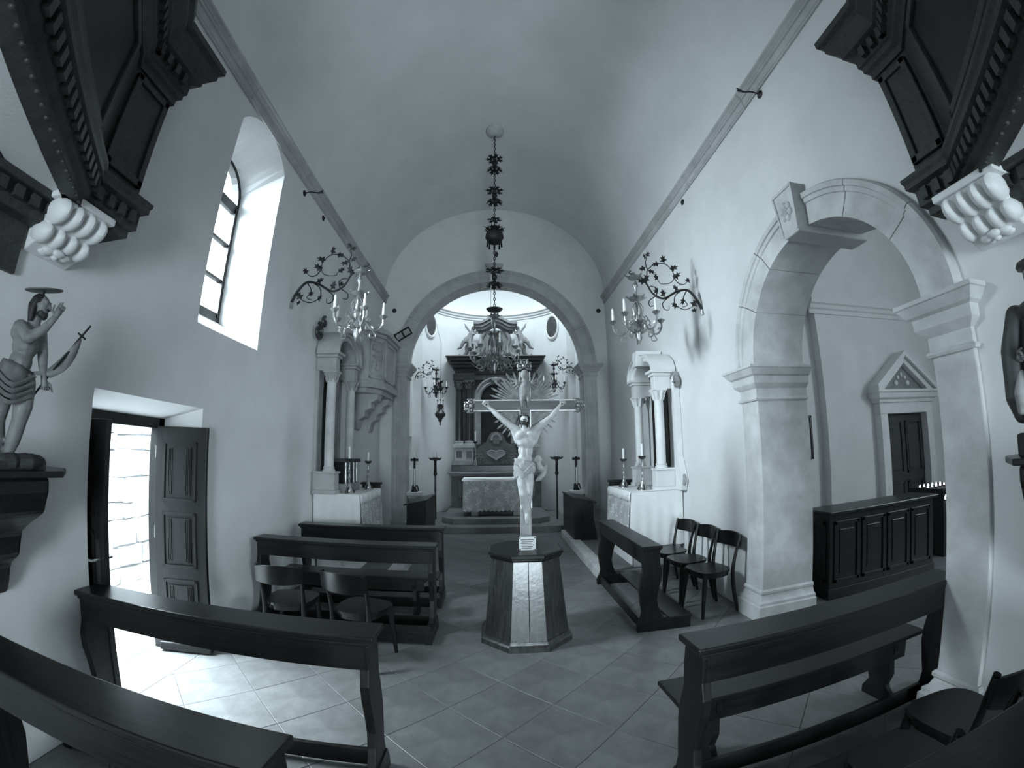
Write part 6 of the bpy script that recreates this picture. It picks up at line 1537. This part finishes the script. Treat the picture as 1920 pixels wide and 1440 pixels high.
for j in range(8):
    t_ = j / 7
    for i in range(n):
        a = 2 * pi * i / n; f = 1 + 0.05 * sin(6 * a + 6 * t_) + 0.03 * sin(11 * a - 5 * t_)
        r = 0.064 + 0.018 * sin(t_ * 2.6)
        vs.append(S(-0.004 + r * f * cos(a), 0.445 - 0.02 * cos(a) - t_ * (0.16 + 0.02 * sin(a * 2)), 0.008 + r * 0.92 * f * sin(a)))
lc.add(vs, [(j * n + i, j * n + (i + 1) % n, (j + 1) * n + (i + 1) % n, (j + 1) * n + i) for j in range(7) for i in range(n)])
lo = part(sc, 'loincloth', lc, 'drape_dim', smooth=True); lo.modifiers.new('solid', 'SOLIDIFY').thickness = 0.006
for k in range(4): part(sc, 'cloth_fold', MB().tube(bez([S(-0.09, 0.41 - 0.03 * k, 0.04), S(-0.01, 0.35 - 0.025 * k, 0.11), S(0.08, 0.40 - 0.03 * k, 0.06)], 6), 0.010, 6), 'drape_dim', smooth=True)
p0, p1 = S(0.055, 0.27, 0.02), S(0.30, 0.685, -0.03)
part(sc, 'flag_staff', MB().tube([p0, p1], 0.005, 8), 'wood', smooth=True)
part(sc, 'staff_cross', MB().tube([p0.lerp(p1, 0.86) - uu * 0.02 + V((0, 0, 0.012)), p0.lerp(p1, 0.86) + uu * 0.02 - V((0, 0, 0.012))], 0.005, 6), 'wood')
fl = MB(); vs = []; m_ = 16
for i in range(m_ + 1):
    f = i / m_; c = p0.lerp(p1, 0.83 - 0.45 * f); wdt = 0.010 + 0.038 * sin(f * 2.6) + 0.012 * f
    side = (V((0.55, 0.835, -0.6))).normalized()
    for k in range(3): vs.append(c + side * wdt * k / 2 + ww * (0.012 * sin(f * 7 + k)) - uu * 0.035 * f * f)
fl.add(vs, [(i * 3 + k, i * 3 + k + 1, (i + 1) * 3 + k + 1, (i + 1) * 3 + k) for i in range(m_) for k in range(2)])
fo = part(sc, 'flag', fl, 'flesh_dim', smooth=True); fo.modifiers.new('solid', 'SOLIDIFY').thickness = 0.006
e_ = p0.lerp(p1, 0.38) - uu * 0.035
for du, dz in ((-0.05, -0.01), (0.03, -0.07)):
    part(sc, 'flag_tail', MB().tube(bez([e_ + uu * 0.01, e_ + uu * du * 0.5 + V((0, 0, dz * 0.6)), e_ + uu * du + V((0, 0, dz)), e_ + uu * (du * 1.3) + V((0, 0, dz + 0.012))], 4), [0.012, 0.012, 0.011, 0.010, 0.010, 0.009, 0.009, 0.008, 0.008, 0.008, 0.007, 0.006, 0.006], 6), 'flesh_dim', smooth=True)
# robed statue on the other side
RX, RY = 2.24, 0.93
T = lambda x, y, z: V((RX + x, RY + y, 1.56 + z))
rs = thing('robed_saint_statue', 'dark painted statue of a robed saint on the bracket by the chapel arch', 'statue', (RX, RY, 1.56), world=True)
part(rs, 'base', MB().box(RX - 0.13, RX + 0.13, RY - 0.15, RY + 0.15, 1.56, 1.66), 'wood', bev=0.012)
rb = MB()
n = 30; vs = []
for j in range(12):
    t_ = j / 11
    for i in range(n):
        a = 2 * pi * i / n; r = 0.125 - 0.045 * t_ + 0.02 * sin(t_ * 3.1); f = 1 + (0.10 * (1 - t_) + 0.02) * sin(9 * a + 2 * t_)
        vs.append(T(r * 0.8 * f * cos(a), r * 1.1 * f * sin(a), 0.10 + 0.52 * t_))
rb.add(vs, [(j * n + i, j * n + (i + 1) % n, (j + 1) * n + (i + 1) % n, (j + 1) * n + i) for j in range(11) for i in range(n)]); rb.f += [tuple(range(n))[::-1], tuple(11 * n + i for i in range(n))]
part(rs, 'robe', rb, 'robe', smooth=True)
cl = MB().ell(T(0, 0, 0.60), (0.085, 0.12, 0.06)).limb([T(-0.02, 0.12, 0.60), T(-0.05, 0.155, 0.45), T(-0.06, 0.16, 0.25), T(-0.05, 0.15, 0.17)], [0.045, 0.05, 0.05, 0.035]).limb([T(-0.02, -0.12, 0.60), T(-0.05, -0.155, 0.46), T(-0.10, -0.08, 0.42)], [0.045, 0.042, 0.03])
sculpt(part(rs, 'cloak', cl, 'robe', smooth=True), 0.009, 3)
part(rs, 'cloak_lining', MB().limb([T(-0.07, 0.12, 0.34), T(-0.10, 0.12, 0.26), T(-0.09, 0.13, 0.19)], [0.02, 0.028, 0.018]), 'drape', smooth=True)
part(rs, 'neck', MB().limb([T(-0.01, 0, 0.63), T(-0.015, 0, 0.69)], [0.032, 0.028]), 'flesh_dim', smooth=True)
head(rs, T(-0.02, 0, 0.74), (-1, 0.15, 0), 'flesh_dim', 'hair', 1.0)
part(rs, 'cap', MB().lathe([(0.062, 0.0), (0.066, 0.012), (0.058, 0.03), (0.03, 0.042), (0.0, 0.046)], 18, T(-0.01, 0, 0.775)), 'robe', smooth=True)
hand(rs, T(-0.10, -0.08, 0.42), (-0.3, 0.8, 0.3), (-0.5, 0, 1), 'flesh_dim', (-1, 0, 0), 0.4, 1.1)
hand(rs, T(-0.07, 0.13, 0.40), (-0.3, -0.7, 0.2), (-0.5, 0, 1), 'flesh_dim', (-1, 0, 0), 0.4, 1.1)
# ================================================================== small fittings on the walls
def hook(label, x, y, z, sg, arm=True):
    t = thing('wall_rosette_hook', label, 'hook', (x, y, z))
    Rx = Matrix.Rotation(pi / 2 * sg, 3, 'Y')
    part(t, 'rosette', MB().lathe([(0.04, -0.005), (0.042, 0.008), (0.02, 0.018), (0.008, 0.03)], 14, (0, 0, 0), Rx), 'iron', smooth=True)
    if arm:
        part(t, 'arm', MB().tube(bez([(0, 0, 0), (sg * 0.10, 0, 0.01), (sg * 0.19, 0, -0.01), (sg * 0.26, 0, 0.02)], 5), 0.008, 6), 'iron', smooth=True)
        for k in (0.19, 0.23): part(t, 'leaf', leaf_mb(MB(), (sg * k, 0, 0), (sg, 0, -0.8), (0, -1, 0.2), 0.05), 'iron')
hook('small iron hook with rosette under the cornice above the window', L, 4.56, 4.90, 1); hook('plain iron rosette under the cornice on the window wall', L, 5.25, 4.93, 1, False)
hook('small iron hook with rosette under the cornice over the chapel arch', R, 2.74, 4.95, -1); hook('plain iron rosette under the cornice on the wall of the chapel arch', R, 4.75, 4.93, -1, False)
for x, lb in ((AX - 2.25, 'near the pulpit'), (AX + 2.33, 'away from the pulpit')):
    t = thing('iron_boss', f'black iron rosette on the chancel wall, {lb}', 'rosette', (x, C, 4.83))
    part(t, 'disc', MB().lathe([(0.05, 0), (0.05, 0.012), (0.03, 0.02)], 14, (0, 0, 0), Matrix.Rotation(pi / 2, 3, 'X')), 'iron', smooth=True)
    part(t, 'stud', MB().lathe([(0.02, 0.015), (0.018, 0.035), (0.0, 0.042)], 10, (0, 0, 0), Matrix.Rotation(pi / 2, 3, 'X')), 'iron', smooth=True)
# black double frame hanging askew by the great arch
fr = thing('double_frame', 'small black double-square frame hanging askew by the great arch', 'frame', (-1.93, 8.99, 4.25)); fr.rotation_euler = (0, radians(-31), 0)
part(fr, 'surround', MB().box(-0.19, 0.19, -0.02, 0.0, 0.065, 0.095).box(-0.19, 0.19, -0.02, 0.0, -0.095, -0.065).box(-0.19, -0.16, -0.02, 0.0, -0.095, 0.095).box(0.16, 0.19, -0.02, 0.0, -0.095, 0.095), 'iron')
part(fr, 'mullion', MB().box(-0.017, 0.017, -0.02, 0.0, -0.08, 0.08), 'iron')
part(fr, 'stay', MB().box(-0.012, 0.012, 0.0, 0.12, -0.012, 0.012), 'iron')
# ================================================================== chapel furniture
co = thing('panelled_counter', 'dark panelled wooden counter in the side chapel', 'counter', (4.25, 3.95, 0), world=True)
x0, x1, y0, y1 = 3.46, 5.20, 3.78, 4.12
part(co, 'carcass', MB().box(x0, x1, y0, y1, 0.0, 0.92), 'wood', bev=0.006)
part(co, 'top', MB().box(x0 - 0.05, x1 + 0.05, y0 - 0.06, y1 + 0.04, 0.92, 0.955), 'wood', bev=0.01)
part(co, 'skirting', MB().box(x0 - 0.015, x1 + 0.015, y0 - 0.015, y1, 0.0, 0.12), 'wood', bev=0.006)
for i in range(4):
    a = x0 + 0.06 + i * 0.415; b_ = a + 0.37
    for (p, q, r_, s_) in ((a, b_, 0.18, 0.22), (a, b_, 0.80, 0.84), (a, a + 0.04, 0.18, 0.84), (b_ - 0.04, b_, 0.18, 0.84)): part(co, 'panel_moulding', MB().box(p, q, y0 - 0.014, y0 + 0.01, r_, s_), 'wood', bev=0.004)
    part(co, 'panel', MB().box(a + 0.08, b_ - 0.08, y0 - 0.008, y0 + 0.01, 0.27, 0.75), 'wood', bev=0.006)
for (p, q, r_, s_) in ((y0 + 0.05, y1 - 0.05, 0.18, 0.22), (y0 + 0.05, y1 - 0.05, 0.80, 0.84), (y0 + 0.05, y0 + 0.09, 0.18, 0.84), (y1 - 0.09, y1 - 0.05, 0.18, 0.84)): part(co, 'panel_moulding', MB().box(x0 - 0.014, x0 + 0.01, p, q, r_, s_), 'wood', bev=0.004)
vo = thing('votive_stand', 'dark metal votive stand with rows of tea lights behind the counter', 'candle stand', (6.28, 4.3, 0), world=True)
part(vo, 'case', MB().box(5.96, 6.63, 4.14, 4.50, 0.0, 0.74), 'iron', bev=0.006)
part(vo, 'upper_tray', MB().box(5.96, 6.63, 4.40, 4.75, 0.86, 0.89), 'iron', bev=0.004)
part(vo, 'side_plate', MB().box(5.94, 5.97, 4.14, 4.75, 0.0, 0.92), 'iron'); part(vo, 'side_plate', MB().box(6.62, 6.65, 4.14, 4.75, 0.0, 0.92), 'iron')
tl0 = None
for r_, (y, z) in enumerate(((4.20, 0.74), (4.32, 0.74), (4.48, 0.89), (4.62, 0.89))):
    for i in range(6):
        loc = (6.06 + i * 0.10, y, z)
        if tl0 is None:
            tl0 = thing('tea_light', 'small glowing tea light on the votive stand', 'tea light', loc, 0, 'tea lights on the votive stand')
            part(tl0, 'cup', MB().lathe([(0.02, 0), (0.024, 0.03), (0.022, 0.03), (0.018, 0.02)], 10), 'chrome', smooth=True)
            part(tl0, 'flame', MB().lathe([(0.004, 0.02), (0.012, 0.035), (0.006, 0.055), (0.0, 0.065)], 8), 'flame', smooth=True)
        else: dup(tl0, loc)
nt = thing('framed_notice', 'framed printed sheet on the chapel wall behind the arch pier', 'picture frame', (5.08, CHY + 0.14, 1.9), world=True)
yb = CHY + 0.16
part(nt, 'sheet', MB().box(4.97, 5.27, yb - 0.015, yb, 1.44, 2.10), 'paper')
for (a, b_, c, d) in ((4.93, 5.31, 2.09, 2.13), (4.93, 5.31, 1.40, 1.44), (4.93, 4.97, 1.40, 2.13), (5.27, 5.31, 1.40, 2.13)): part(nt, 'frame', MB().box(a, b_, yb - 0.035, yb, c, d), 'wood', bev=0.004)
